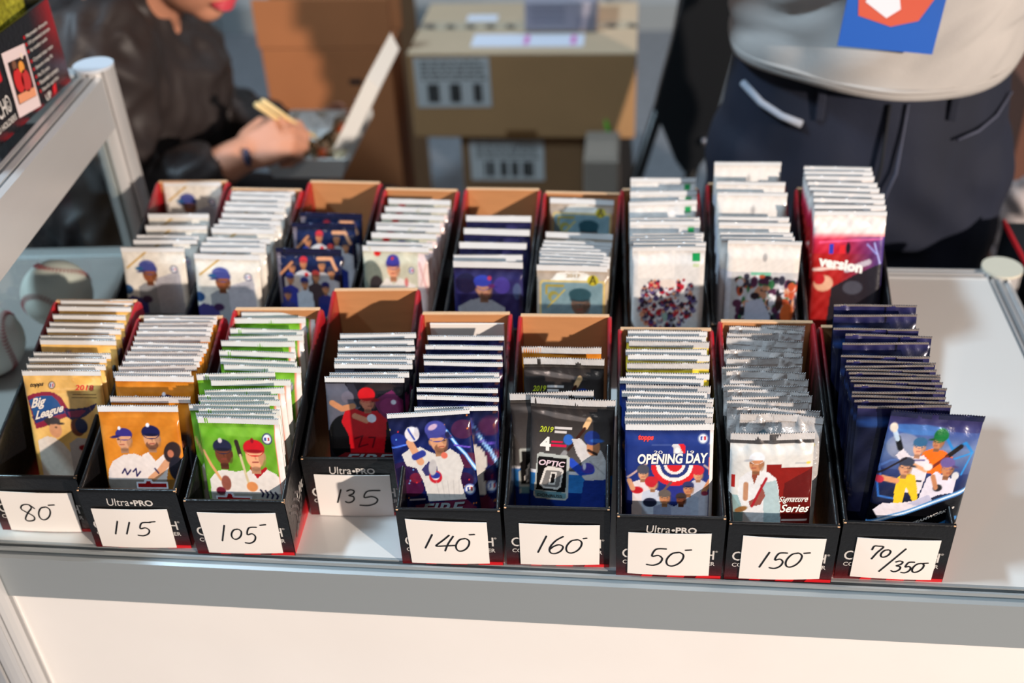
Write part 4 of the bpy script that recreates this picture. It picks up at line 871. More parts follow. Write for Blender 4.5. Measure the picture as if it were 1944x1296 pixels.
TXT = {  # text, x0, x1, y bottom, y top, material, bold, shear, slope
'A': [('topps', 9, 26, 21.5, 15.5, 'k', .03, .3, .08), ('2018', 66, 90, 24, 17.5, 'r', .02, .2, 0), ('Big', 6, 27, 52, 36, 'w', .03, .5, .22), ('League', 9, 48, 67, 53, 'w', .03, .5, .30)],
'D': [('FIRE', 18, 82, 117, 106, 's', .02, .35, 0)],
'E': [('FIRE', 26, 82, 126, 111, 's', .02, .35, 0)],
'F': [('2019', 11, 28, 36, 29.5, 'y', .02, .3, 0), ('4', 12, 25, 56.5, 41, 'w', .04, 0, 0), ('OPTIC', 11, 43, 73, 66.5, 'p', .03, .25, -.04), ('DONRUSS', 10, 40, 108.5, 105, 'k', .01, 0, -.02)],
'G': [('topps', 14, 32, 20, 12.5, 'r', .06, .2, 0), ('20', 32, 42, 35, 31, 'w', 0, 0, 0), ('19', 70, 78, 35, 31, 'w', 0, 0, 0), ('OPENING DAY', 13.5, 94, 48.5, 35.5, 'w', .035, .12, .02)],
'H': [('Signature', 60, 96, 86, 77, 'w', .01, .4, 0), ('Series', 62, 98, 97, 87, 'w', .02, .4, 0)],
'I': [('\u25cfTEAMWORK 19', 45, 92, 122, 118.5, 'w', .02, .1, .52)],
'i': [('version', 10, 72, 79, 63, 'w', .05, .1, -.16)],
'f': [('2017', 42, 62, 16.5, 11.5, 't', .03, 0, 0)]}
TM = {'k': mat('print_black', (34, 26, 26), .5), 'r': mat('print_red', (214, 52, 50), .5), 'w': mat('print_white', (232, 226, 220), .45), 's': mat('print_silver', (150, 164, 170), .35, .3), 'y': mat('print_yellow', (190, 200, 50), .5),
      'p': mat('print_pink_white', (222, 196, 206), .4), 't': mat('print_tan', (170, 150, 120), .5)}
def put_pack(key, i, x, yt, art, W, H, zt, wr, sealm, hs, label, hero, roll=0.0, yaw=0.0, th=.0065, ybot=None, texts=None, group=None):
    bx, by, ba = BOX[key][:3]
    s = math.sqrt(H * H - zt * zt)
    yb = max(yt - s, .0085) if ybot is None else ybot
    lean = math.atan2(yt - yb, zt)
    zb = 0.0026
    seed = (i * 1.7 + ord(key) * .37) if hero else (i % 3) * 2.1 + 1.0
    nx, ny = ((112, 168) if key.isupper() else (84, 124)) if hero else (44, 60)
    me = pack_mesh(art, W, H, th, wr, round(seed, 3), nx, ny, hs + .001)
    Mx = Matrix.Translation((bx, by, T)) @ Matrix.Rotation(ba, 4, 'Z') @ Matrix.Translation((x - (.0), yb, zb)) @ Matrix.Rotation(yaw, 4, 'Z') @ Matrix.Rotation(-lean, 4, 'X') @ Matrix.Rotation(roll, 4, 'Y')
    foil = art in ('optic', 'silver', 'epoch', 'stars', 'silverback', 'signature')
    o = link('card_pack', me, M_crinkle if art in ('silver', 'silverback') else M_foil if foil else M_wrap)
    o.matrix_world = Mx
    tag(o, label, 'card pack', group)
    sm = link('top_seal', seal_mesh(W, H, hs, wr, round(seed, 3)), sealm, o)
    for tx in (texts or []):
        st, x0, x1, y0, y1, mk, bold, sh, sl = tx
        def fn(X, Y, _s=seed):
            u = X / 100; v = 1 + Y / HCS.get(art, 160)          # Y is negative downwards here
            z = v * (H - .0012)
            return ((u - .5) * W, -float(surf(np.array(u), np.array(v), th, wr, round(_s, 3), (hs + .001) / H)) + float(bend(u, z, H, wr * 1.6, round(_s, 3))) - .00035, z)
        text_fit(st, x0, x1, -y0, -y1, fn, 'print_lettering', TM[mk], o, bold, sh, sl)
    return o
r_ = random.Random(21)
for key, (H, zt, lst) in PACK.items():
    art, W, wr, sealm, hs = KIND[key]; hs *= .82
    pyb = .0085
    for i, (x, yt) in enumerate(lst):
        a_, s_, h_, wv, Hh, zz = art, sealm, hs, wr, H, zt
        roll = r_.uniform(-.012, .012); yaw = r_.uniform(-.02, .02); hero = i == 0
        yb = max(yt - .001 - math.sqrt(zt * zt * 0 + H * H - zt * zt), pyb); pyb = yb + (.0045 if yb > yt - .045 else 0)
        lab = '%s, %s from front in %s' % (SORT[key], ORD[i], where(key))
        grp = 'card packs in %s' % where(key)
        if hero: lab = '%s, front of %s' % (HERO[key], where(key))
        if key == 'C': roll = r_.uniform(-.035, .035); yaw = r_.uniform(-.06, .06)
        if key == 'G' and i >= 9: a_ = 'yellow'; lab = lab.replace('blue card pack', 'yellow card pack')
        if key == 'H' and i >= 1:
            a_ = 'silver'; wv = .0015; roll = r_.uniform(-.03, .03); yaw = r_.uniform(-.05, .05)
            if i in (1, 12): a_ = 'silverback'; lab = lab.replace('crinkled silver foil card pack', 'pale silver card pack turned back to front')
        if key == 'E' and i == 0: roll = -.085; hero = True
        if key == 'E' and i == 10:
            # a plain white divider card stands against the back wall
            bx, by, ba = BOX[key][:3]
            dc = MB().box((-.033, -.0008, 0), (.033, .0008, .107), .0004).build('divider_card', M_white)
            dc.matrix_world = Matrix.Translation((bx, by, T)) @ Matrix.Rotation(ba, 4, 'Z') @ Matrix.Translation((.0417, .1815, .0026)) @ Matrix.Rotation(-.02, 4, 'X')
            tag(dc, 'plain white divider card at the back of the box marked 140-', 'card'); continue
        if key == 'B' and i == 1: s_ = M_seals; lab = 'orange card pack with a silvery grey seal, second from front in box marked 115-'
        if key == 'F' and i == 3: a_ = 'orange'; s_ = M_seals; lab = 'brown-orange card pack with a grey seal, at the back of box marked 160-'
        if key == 'F' and i == 0: roll = .02
        if key == 'F' and i == 1: roll = -.03
        if key == 'I' and i == 0: roll = .085; yaw = .02; x -= .006
        if key == 'I' and i > 0: a_ = 'epochback'; h_ = .0020; s_ = M_sealt
        hero2 = hero or (key, i) in (('a', 5), ('B', 2), ('F', 2), ('f', 9), ('f', 8), ('c', 1), ('H', 1))
        if key == 'h': Hh, zz = (.134, .128) if i < 5 else (.146, .140)
        if key == 'h' and i == 7: Hh, zz = .148, .142
        th = .0065 if i < len(lst) - 1 else .004
        if i + 1 < len(lst): th = max(.003, min(.0065, (lst[i + 1][1] - yt) * .85))
        if hero: th = .0062
        put_pack(key, i, x, yt - .001, a_, W, Hh, zz, wv, s_, h_, lab, hero2, roll, yaw, round(th, 3) if hero else (.0045 if th < .0055 else .006), yb, TXT.get(key) if (hero or (key == 'F' and i == 2)) else None, grp)

# ------------------------------------------------------------------ baseballs in the display case
def baseball(x, y, rx, ry, rz, label):
    R = .0365
    mb = MB().ball((0, 0, 0), R, seg=48, rings=32)
    o = mb.build('baseball', M_leather, None, True)
    o.location = (x, y, T + R + .0005); o.rotation_euler = (rx, ry, rz)
    tag(o, label, 'baseball', 'baseballs in the glass case')
    a, b = .72, .28; c = 2 * math.sqrt(a * b)
    P = lambda t: Vector((a * math.cos(t) + b * math.cos(3 * t), a * math.sin(t) - b * math.sin(3 * t), c * math.sin(2 * t)))
    groove = MB().tube([P(2 * math.pi * k / 160) * (R + .0001) for k in range(161)], .0004, 6, False)
    groove.build('seam', mat('seam_line', (190, 170, 160), .6), o)
    st = MB()
    for k in range(104):
        t = 2 * math.pi * k / 104; p = P(t); d = (P(t + .01) - P(t - .01)).normalized(); q = p.cross(d).normalized()
        for sgn in (-1, 1):
            e = (p + q * sgn * .085 + d * .045).normalized()
            st.tube([p * (R + .0004), ((p + e) / 2).normalized() * (R + .0009), e * (R + .0002)], .00042, 5)
    s = st.build('stitching', M_stitch, o); s['kind'] = 'stuff'
    return o
baseball(-.530, .254, .55, -.35, .55, 'white baseball with red stitching, the farther one behind the glass')
baseball(-.564, .164, .2, .5, -.35, 'white baseball with red stitching, the nearer one at the left edge')

# ------------------------------------------------------------------ display box standing on the case
dbx = empty('holder_display_box', (-.512, .16, T + .2285), 0)
tag(dbx, 'black and red shop display box of card holders standing on the glass case', 'display box')
LB, HB, DB = .212, .088, .12       # length along y, height, depth to the left
def dface(n=90, m=44):
    u, v = np.meshgrid(np.linspace(0, 1, n), np.linspace(0, 1, m))
    C = np.ones((m, n, 4)); C[..., 3] = 0
    base = np.ones((m, n, 3)) * np.array([20, 18, 22.])
    t = np.clip((u - .78) / .2, 0, 1)[..., None] * np.clip(v * 1.5, .3, 1)[..., None]
    base = base * (1 - t) + np.array([142, 14, 22.]) * t
    t = np.clip((.16 - v) / .16, 0, 1)[..., None] * (.6 + .4 * np.sin(u * 40 + v * 30) > .62)[..., None]
    base = base * (1 - t) + np.array([120, 14, 24.]) * t
    k = (u < .43) & (v > .56) & (v < .82); base[k] = [206, 20, 34]
    C[..., :3] = lina(base)
    P = np.stack([np.zeros_like(u), u * LB, v * HB], -1)
    return grids_mesh('f', [(P, C)])
link('front_face', dface(), M_box, dbx, (.0005, 0, 0))
MB().box((-.003, 0, 0), (0, LB, HB)).build('front_wall', M_box, dbx)
MB().box((-DB, 0, 0), (-DB + .003, LB, HB)).build('rear_wall', mat('black_board', (20, 20, 22), .4), dbx)
MB().box((-DB, 0, 0), (0, .003, HB)).build('end_wall', mat('black_board'), dbx)
MB().box((-DB, LB - .003, 0), (0, LB, HB)).build('end_wall', mat('black_board'), dbx)
MB().box((-DB, 0, 0), (0, LB, .003)).build('base', mat('black_board'), dbx)
dfn = lambda y, z: (.0012, y, z)
fr = MB().add([dfn(.098, .009), dfn(.141, .003), dfn(.145, .066), dfn(.102, .072)], [(0, 1, 2, 3)]).build('framed_picture', mat('picture_frame', (226, 206, 206), .4), dbx)
d2 = lambda y, z: (.0016, y, z)
MB().add([d2(.104, .020), d2(.138, .015), d2(.141, .056), d2(.107, .061)], [(0, 1, 2, 3)]).build('picture', mat('picture_dark', (44, 26, 24), .4), fr)
d3 = lambda y, z: (.0019, y, z)
def blob(name, y, z, ry, rz, c, f=d3):
    MB().add([f(y + ry * math.cos(a * math.pi / 8), z + rz * math.sin(a * math.pi / 8)) for a in range(16)], [tuple(range(16))]).build(name, mat(name + '_print', c, .5), fr)
MB().add([d3(.105, .0205), d3(.138, .0155), d3(.139, .024), d3(.106, .029)], [(0, 1, 2, 3)]).build('picture_court', mat('court_print', (226, 150, 110), .5), fr)
blob('player_shirt', .116, .040, .008, .012, (200, 40, 40)); blob('player_head', .116, .055, .004, .005, (120, 80, 60))
blob('second_shirt', .128, .035, .008, .011, (190, 50, 50)); blob('second_head', .127, .049, .005, .006, (230, 150, 60))
blob('ball_light', .133, .058, .002, .003, (240, 220, 200))
for k, (t, z, wd) in enumerate((('Magnetic closure', .074, .045), ('UV protected storage', .067, .046), ('for trading cards', .060, .036), ('Crystal clear view', .050, .043), ('Secure snap fit', .042, .037), ('Fits 35 point', .034, .025), ('Rounded corners', .027, .040), ('Stands upright', .019, .036))):
    text_fit(t, .152, .152 + wd, z - .0045 - .002, z - .002, dfn, 'bullet_lettering', M_wtxt, dbx, bold=.02, slope=-.03)
    MB().add([dfn(.147, z - .005), dfn(.1495, z - .005), dfn(.1495, z - .002), dfn(.147, z - .002)], [(0, 1, 2, 3)]).build('bullet', M_red, dbx)
text_fit('ONE-TOUCH\u00ae', .012, .092, .020, .037, dfn, 'title_lettering', M_wtxt, dbx, bold=.02)
text_fit('MAGNETIC CARD HOLDERS', .010, .094, .010, .016, dfn, 'title_lettering', M_wtxt, dbx, bold=.02)
text_fit('UP', .154, .166, .002, .009, dfn, 'logo_lettering', M_wtxt, dbx, bold=.03)
MB().add([dfn(.170, .002), dfn(.178, .004), dfn(.180, .012), dfn(.172, .010)], [(0, 1, 2, 3)]).build('logo_mark', M_red, dbx)
# glittering packs inside the open display box
gm = mat('glitter_foil', (214, 208, 70), 0.22, 0.6, bump=1.0, bscale=420, vary=.5, vscale=160)
for k in range(3):
    n = 26; u, v = np.meshgrid(np.linspace(0, 1, n), np.linspace(0, 1, n))
    h = .006 * np.sin(u * 9 + k) * np.cos(v * 7 + k) * np.clip(np.minimum(u, 1 - u) * 8, 0, 1) * np.clip(np.minimum(v, 1 - v) * 8, 0, 1)
    P = np.stack([-.010 - k * .034 - .012 - h - .006 * np.sqrt(np.clip(np.minimum(u, 1 - u) * 6, 0, 1)), .006 + u * (LB - .012 - k * .002), .004 + v * (.112 - .004 * k) + .004 * np.sin(u * 6 + k)], -1)
    Q = P.copy(); Q[..., 0] += .012 * np.clip(np.minimum(u, 1 - u) * 6, 0, 1) ** .5
    g = link('glitter_pouch', grids_mesh('g', [(P[:, ::-1], None), (Q, None)]), gm, None)
    g.location = dbx.location
    tag(g, 'glittering yellow-green foil pouch in the display box, %s' % ('next to its printed face', 'in the middle', 'at its rear')[k], 'pouch', 'glittering pouches in the display box')

# ------------------------------------------------------------------ cartons behind the counter
def label_sheet(parent, c, wdt, hgt, axis, bars, lines, name='shipping_label', tilt=0):
    """white sticker on the front (-y) face; c = centre"""
    f = lambda x, z, o=0.0: (c[0] + x * math.cos(tilt) - z * math.sin(tilt), c[1] - .0008 - o, c[2] + z * math.cos(tilt) + x * math.sin(tilt))
    lb = MB().add([f(-wdt / 2, -hgt / 2), f(wdt / 2, -hgt / 2), f(wdt / 2, hgt / 2), f(-wdt / 2, hgt / 2)], [(0, 1, 2, 3)]).build(name, mat('label_paper', (190, 190, 188), .7), parent)
    ik = mat('label_ink', (60, 58, 56), .7)
    mb = MB()
    for x, wd in bars: mb.add([f(x * wdt - wd / 2, -hgt * .40, .0004), f(x * wdt + wd / 2, -hgt * .40, .0004), f(x * wdt + wd / 2, -hgt * .02, .0004), f(x * wdt - wd / 2, -hgt * .02, .0004)], [(0, 1, 2, 3)])
    mb.build('barcode', ik, lb)['kind'] = 'stuff'
    mb = MB(); rr = random.Random(len(bars))
    for k in range(lines):
        z = hgt * (.42 - k * .085); x = -wdt * .42
        while x < wdt * .36:
            q = rr.uniform(.006, .02); mb.add([f(x, z - hgt * .025, .0004), f(x + q, z - hgt * .025, .0004), f(x + q, z + hgt * .018, .0004), f(x, z + hgt * .018, .0004)], [(0, 1, 2, 3)]); x += q + .004
    mb.build('label_text', mat('label_ink_pale', (110, 108, 104), .7), lb)['kind'] = 'stuff'
    return lb
TC = T - .103
c1 = empty('shipping_carton', (0, 0, 0)); tag(c1, 'brown shipping carton with taped top and white labels, on top of the stack', 'carton', 'cartons behind the counter')
MB().box((-.352, 1.30, T - .272), (.080, 1.585, TC), .003).build('carton_body', M_kraftd, c1)
MB().box((-.352, 1.30, TC), (.080, 1.442, TC + .003), .001).build('top_flap', mat('pale_carton_top', (196, 170, 140), .8, vary=.03), c1)
MB().box((-.352, 1.445, TC), (.080, 1.585, TC + .003), .001).build('top_flap', mat('pale_carton_top'), c1)
tp = MB().box((-.351, 1.425, TC + .003), (.079, 1.470, TC + .0036)).build('tape_strip', mat('packing_tape', (186, 168, 140), .25, coat=.4), c1)
for k in range(11):
    x = -.340 + k * .040
    MB().add([(x, 1.438, TC + .0041), (x + .018, 1.430, TC + .0041), (x + .022, 1.446, TC + .0041), (x + .004, 1.454, TC + .0041)], [(0, 1, 2, 3)]).build('tape_mark', M_ink, tp)
lt = MB().box((-.235, 1.335, TC + .003), (-.020, 1.400, TC + .0038)).build('delivery_label', mat('bright_label', (226, 228, 240), .5), c1)
for x in (-.135, -.045): MB().box((x, 1.345, TC + .0038), (x + .010, 1.392, TC + .0042)).build('pink_mark', mat('pink_print', (220, 120, 190), .6), lt)
MB().box((-.262, 1.475, TC + .003), (-.200, 1.510, TC + .0038)).build('delivery_label', mat('bright_label'), c1)
label_sheet(c1, (-.268, 1.30, T - .157), .145, .100, 0, [(-.30, .014), (-.22, .008), (-.02, .008), (.05, .014), (.30, .010), (.36, .006)], 5, tilt=.01)
MB().box((-.170, 1.2994, T - .272), (-.110, 1.300, T - .255)).build('tape_end', mat('brown_tape', (110, 76, 44), .3), c1)
c2 = empty('shipping_carton', (0, 0, 0)); tag(c2, 'narrower brown carton with a barcode label, under the taped carton', 'carton', 'cartons behind the counter')
MB().box((-.263, 1.31, 0), (-.018, 1.56, T - .2745), .003).build('carton_body', mat('brown_carton_dark', (128, 94, 62), .85, vary=.05), c2)
label_sheet(c2, (-.172, 1.31, T - .325), .148, .088, 0, [(-.22, .012), (-.05, .014), (.10, .014), (.26, .016), (-.30, .005), (.34, .005)], 5)
c3 = empty('grey_carton', (0, 0, 0)); tag(c3, 'small lilac grey printed box lying on top of the taped carton', 'box')
MB().box((-.137, 1.41, TC + .0045), (.002, 1.53, TC + .062), .002).build('carton_body', mat('lilac_board', (150, 146, 158), .6), c3)
mb = MB()
for k in range(3):
    mb.add([(-.125, 1.4092, TC + .048 - k * .012), (-.060, 1.4092, TC + .048 - k * .012), (-.060, 1.4092, TC + .053 - k * .012), (-.125, 1.4092, TC + .053 - k * .012)], [(0, 1, 2, 3)])
mb.build('printed_lines', mat('lilac_ink', (124, 124, 140), .6), c3)
MB().add([(-.035, 1.4092, TC + .012), (-.005, 1.4092, TC + .012), (-.005, 1.4092, TC + .035), (-.035, 1.4092, TC + .035)], [(0, 1, 2, 3)]).build('printed_patch', mat('lilac_ink'), c3)
# reddish open carton to the left with a raised flap
c4 = empty('open_carton', (0, 0, 0)); tag(c4, 'tall reddish brown open carton with a raised front flap, left of the carton stack', 'carton', 'cartons behind the counter')
mt = M_kraftr
MB().box((-.635, 1.30, 0), (-.385, 1.306, T - .09), .001).build('front_wall', mt, c4)
MB().box((-.635, 1.40, 0), (-.385, 1.406, T - .09), .001).build('back_wall', mt, c4)
MB().box((-.635, 1.306, 0), (-.629, 1.40, T - .09), .001).build('side_wall', mt, c4)
MB().box((-.391, 1.306, 0), (-.385, 1.40, T - .09), .001).build('side_wall', mt, c4)
MB().box((-.629, 1.306, 0), (-.391, 1.40, .006)).build('base', mt, c4)
fl = MB().box((-.640, -.003, 0), (-.378, .003, .092), .001).build('raised_flap', mt, c4); fl.location = (0, 1.303, T - .0885); fl.rotation_euler = (-.06, 0, 0)
fl = MB().box((-.640, -.003, 0), (-.378, .003, .085), .001).build('raised_flap', mt, c4); fl.location = (0, 1.403, T - .0885); fl.rotation_euler = (-.12, 0, 0)
MB().box((-.470, 1.2992, T - .16), (-.445, 1.2998, T - .15)).build('hand_hole', M_dark, c4)
c5 = empty('shipping_carton', (0, 0, 0)); tag(c5, 'pale topped carton standing behind the reddish open carton', 'carton', 'cartons behind the counter')
MB().box((-.72, 1.66, 0), (-.46, 1.95, T - .10), .003).build('carton_body', M_kraftd, c5)
MB().box((-.72, 1.66, T - .10), (-.46, 1.95, T - .097), .001).build('top_flap', mat('pale_carton_top'), c5)
MB().box((-.62, 1.70, T - .097), (-.52, 1.80, T - .0962)).build('delivery_label', mat('bright_label'), c5)
# small things at the foot of the stack
c6 = empty('small_carton', (0, 0, 0)); tag(c6, 'small pale carton beside the barcode carton, under the black bag', 'carton')
MB().box((-.012, 1.16, 0), (.052, 1.29, T - .252), .002).build('carton_body', mat('greyish_carton', (140, 128, 116), .85), c6)
MB().box((-.008, 1.17, T - .252), (.048, 1.28, T - .250), .001).build('top_flap', mat('greyish_carton'), c6)
bg = empty('black_bag', (0, 0, 0)); tag(bg, 'soft black bag with a bright green strap, beside the carton stack', 'bag')
bgm = MB().ball((.034, 1.37, T - .42), (.048, .06, .22)).ball((.03, 1.37, T - .25), (.036, .045, .05))
remeshed(bgm, 'bag_body', .01, mat('black_fabric', (16, 16, 18), .85, bump=.3, bscale=200), bg)
MB().tube([(.014, 1.322, T - .20), (.022, 1.306, T - .225), (.030, 1.300, T - .255), (.036, 1.304, T - .285)], .005, 8).build('green_strap', mat('green_webbing', (96, 180, 50), .6), bg, True)
MB().box((.034, 1.296, T - .305), (.046, 1.302, T - .285), .002).build('strap_buckle', mat('blue_grey_plastic', (120, 140, 190), .4), bg)
# cartons on the right behind the standing person
c7 = empty('tall_carton', (0, 0, 0)); tag(c7, 'dark brown carton at the right edge, behind the standing person', 'carton', 'cartons behind the counter')
MB().box((.66, .93, 0), (1.0, 1.25, T - .02), .003).build('carton_body', mat('dark_brown_carton', (98, 62, 48), .85), c7)
MB().box((.655, .918, T - .02), (1.005, 1.252, T - .012), .002).build('top_flap', mat('dark_brown_carton'), c7)
pb = MB()
pb.ball((.655, .84, T - .19), (.035, .05, .075)); pbo = remeshed(pb, 'plastic_bag', .006, mat('pale_plastic', (200, 190, 190), .35, bump=.8, bscale=60), None, 2, lambda co: .004 * np.sin(co[:, 2] * 160 + co[:, 0] * 90))
c9 = MB().box((.61, .78, 0), (.655 + .05, .905, T - .262), .003).build('low_carton', mat('dark_brown_carton', (98, 62, 48), .85)); tag(c9, 'narrow dark carton carrying the crumpled plastic bag', 'carton')
tag(pbo, 'crumpled pale plastic bag against the brown carton at the right edge', 'bag')
c8 = empty('red_display_box', (0, 0, 0)); tag(c8, 'black and red box standing just outside the right rail of the counter', 'box')
MB().box((.520, .30, T - .12), (.64, .52, T - .01), .002).build('carton_body', mat('black_board'), c8)
MB().box((.5185, .30, T - .012), (.5215, .52, T - .006), .0005).build('red_edge', mat('bright_red_board', (190, 30, 36), .4), c8)
stand = MB().box((.515, .28, 0), (.80, .56, T - .122), .004).build('side_crate', mat('dark_crate', (34, 32, 32), .7)); tag(stand, 'dark crate outside the right rail carrying the black and red box', 'crate')

# ------------------------------------------------------------------ folded black chair leaning behind the counter
ch = empty('folding_chair', (0, 0, 0)); tag(ch, 'black folding chair, folded and leaning left of the standing person', 'chair')
def cp(x, z, y=1.1): return (x, y, T + z)
def tubes(name, a, b, r=.011): return MB().tube([a, b], r, 12).build(name, M_blackt, ch, True)
tubes('leg', (.262, 1.13, T + .10), (.045, 1.06, .01)); tubes('leg', (.140, 1.10, T - .05), (-.07, 1.10, .01))
def slab(pts, th, name, y0=1.085, slope=.0):
    n = len(pts); mb = MB(); vs = [(x, y0 - th / 2 + slope * z, T + z) for x, z in pts] + [(x, y0 + th / 2 + slope * z, T + z) for x, z in pts]
    mb.add(vs, [tuple(range(n)), tuple(range(n, 2 * n))[::-1]] + [(i, n + i, n + (i + 1) % n, (i + 1) % n) for i in range(n)])
    o = mb.build(name, M_blackm, ch); b = o.modifiers.new('b', 'BEVEL'); b.width = .004; b.segments = 3; return o
slab([(.156, .10), (.250, .10), (.242, .004), (.226, -.078), (.205, -.199), (.188, -.226), (.168, -.230), (.151, -.205), (.129, -.150), (.112, -.110), (.128, -.032)], .030, 'seat')
slab([(.22, .50), (.38, .50), (.252, .10), (.158, .10)], .024, 'backrest')
tubes('frame_tube', (.385, 1.13, T + .52), (.262, 1.13, T + .10)); tubes('frame_tube', (.140, 1.10, T - .05), (.22, 1.10, T + .52))
tubes('stretcher', (.09, 1.073, .20), (-.02, 1.10, .20), .008); MB().ball((.200, 1.062, T - .165), .007).build('rivet', mat('steel_rivet', (160, 150, 150), .3, .9), ch, True)

# ------------------------------------------------------------------ people
def head_parts(mb, c, R, s=1.0):
    """skull, jaw, nose, ears added to a body volume; face looks to local -y"""
    q = lambda x, y, z: c + R @ (Vector((x, y, z)) * s)
    mb.ball(q(0, .012, .02), (.076 * s, .094 * s, .088 * s), R)
    mb.ball(q(0, -.022, -.045), (.056 * s, .062 * s, .068 * s), R)
    mb.ball(q(0, -.058, -.088), (.026 * s, .024 * s, .022 * s), R)
    mb.ball(q(0, -.072, -.010), (.030 * s, .016 * s, .045 * s), R)
    mb.capsule(q(0, -.080, .012), .009 * s, q(0, -.100, -.026), .013 * s)
    mb.ball(q(.034, -.062, -.028), (.020 * s, .022 * s, .022 * s), R); mb.ball(q(-.034, -.062, -.028), (.020 * s, .022 * s, .022 * s), R)
    mb.ball(q(0, -.074, -.060), (.024 * s, .016 * s, .012 * s), R)
    for sx in (-1, 1): mb.ball(q(.078 * sx, .010, -.005), (.009 * s, .018 * s, .030 * s), R)
    mb.capsule(q(0, .020, -.06), .052 * s, q(0, .045, -.16), .056 * s)
def face_bits(par, c, R, lips, hairf, s=1.0):
    q = lambda x, y, z: c + R @ (Vector((x, y, z)) * s)
    for sx in (-1, 1):
        e = MB().ball(q(.030 * sx, -.0705, .006), .0112 * s, seg=16, rings=10).build('eye', M_eye, par, True)
        MB().ball(q(.030 * sx, -.0765, .0055), .0062 * s, seg=12, rings=8).build('iris', M_iris, e, True)
        MB().tube([q(.014 * sx, -.090, .028), q(.030 * sx, -.091, .034), q(.048 * sx, -.080, .028)], .0028 * s, 6).build('eyebrow', M_hair, par, True)
    m = MB().tube([q(-.024, -.080, -.063), q(-.010, -.091, -.059), q(0, -.092, -.061), q(.010, -.091, -.059), q(.024, -.080, -.063)], [.0018, .0045, .0042, .0045, .0018], 8)
    m.tube([q(-.022, -.079, -.065), q(-.010, -.089, -.069), q(0, -.091, -.070), q(.010, -.089, -.069), q(.022, -.079, -.065)], [.0018, .0048, .0056, .0048, .0018], 8)
    m.build('lips', lips, par, True)
    h = MB().ball(q(0, .026, .038), (.086 * s, .096 * s, .084 * s), R).ball(q(0, .060, -.02), (.076 * s, .058 * s, .085 * s), R)
    for sx in (-1, 1): h.ball(q(.062 * sx, .020, .005), (.024 * s, .05 * s, .05 * s), R)
    if hairf: h.ball(q(0, -.045, .085), (.06 * s, .04 * s, .03 * s), R)
    remeshed(h, 'hair', .006, M_hair, par, 3, lambda co: .002 * np.sin(co[:, 0] * 300) * np.sin(co[:, 1] * 140))
def hand_parts(mb, wrist, R, side, curl, s=1.0, spread=1.0):
    """palm along local +x (fingers), palm faces local -z; side = +1 thumb towards +y. curl = list of 4 finger bends"""
    q = lambda x, y, z: wrist + R @ (Vector((x, y * side, z)) * s)
    for yy, x1 in ((.028, .088), (.010, .094), (-.009, .090), (-.026, .082)):
        mb.capsule(q(.005, yy * .55, 0), .017 * s, q(x1 - .014, yy, 0), .0125 * s, 10)
    mb.ball(q(.045, 0, -.002), (.045 * s, .038 * s, .015 * s), R)
    L = ((.040, .026, .020), (.045, .029, .021), (.041, .027, .020), (.032, .021, .018))
    for i, (yy, x1) in enumerate(((.029, .088), (.010, .095), (-.010, .091), (-.029, .081))):
        p = Vector((x1, yy, 0)); a = 0; prev = p.copy(); r = (.0098, .0088, .0080, .0070)
        for k in range(3):
            a += curl[i] * (1.0, 1.15, .8)[k]
            nxt = prev + Vector((math.cos(a), (yy * 1.2 * spread) * (1 - min(1, abs(a))), -math.sin(a))) * L[i][k]
            mb.capsule(q(*prev), r[k] * s, q(*nxt), r[k + 1] * s, 10); prev = nxt
    t0 = Vector((.022, .030, -.004)); t1 = Vector((.050, .052, -.018)); t2 = Vector((.078, .050, -.034)); t3 = Vector((.098, .036, -.042))
    mb.capsule(q(*t0), .016 * s, q(*t1), .0125 * s, 10); mb.capsule(q(*t1), .0118 * s, q(*t2), .0105 * s, 10); mb.capsule(q(*t2), .0102 * s, q(*t3), .0082 * s, 10)
def basis(xdir, zhint):
    x = Vector(xdir).normalized(); z = (Vector(zhint) - x * Vector(zhint).dot(x)).normalized(); y = z.cross(x)
    return Matrix((x, y, z)).transposed()

# --- person standing on the right
PX, PY = .358, .62
pr = empty('person', (0, 0, 0)); tag(pr, 'person standing in a grey T-shirt and dark jeans with a blue badge', 'person')
b = MB()
hipz, shz = .93, 1.40
sh = [Vector((PX - .19, PY, shz)), Vector((PX + .19, PY, shz))]
el = [Vector((PX - .30, PY - .02, 1.20)), Vector((PX + .31, PY + .01, 1.20))]
wr_ = [Vector((PX - .13, PY - .20, 1.33)), Vector((PX + .15, PY - .19, 1.34))]
b.loft([((PX, PY, .86), .15, .105, 0), ((PX, PY, .95), .165, .115, 0), ((PX, PY, 1.08), .145, .105, 0), ((PX, PY, 1.25), .165, .110, 0), ((PX, PY, 1.38), .165, .095, 0), ((PX, PY, 1.45), .075, .06, 0)])
for s in (0, 1):
    b.chain([sh[s], el[s], wr_[s]], [.052, .040, .028])
    sg = -1 if s == 0 else 1
    b.chain([(PX + sg * .085, PY, .90), (PX + sg * .10, PY - .01, .48), (PX + sg * .105, PY + .02, .09)], [.088, .056, .040])
    b.capsule((PX + sg * .105, PY + .03, .05), .036, (PX + sg * .12, PY - .12, .03), .028)
RH = Matrix.Rotation(0, 3, 'X')
hc = Vector((PX, PY - .02, 1.60)); RHd = Matrix.Rotation(.35, 3, 'X')
head_parts(b, hc, RHd)
for s in (0, 1):
    d = Vector((.55 if s == 0 else -.55, -.55, .35))
    hand_parts(b, wr_[s], basis(d, (0, -.5, .8)), 1 if s == 0 else -1, (.5, .55, .6, .65))
remeshed(b, 'body', .0055, M_skin2, pr, 4)
face_bits(pr, hc, RHd, mat('plain_lips', (176, 100, 90), .5), True)
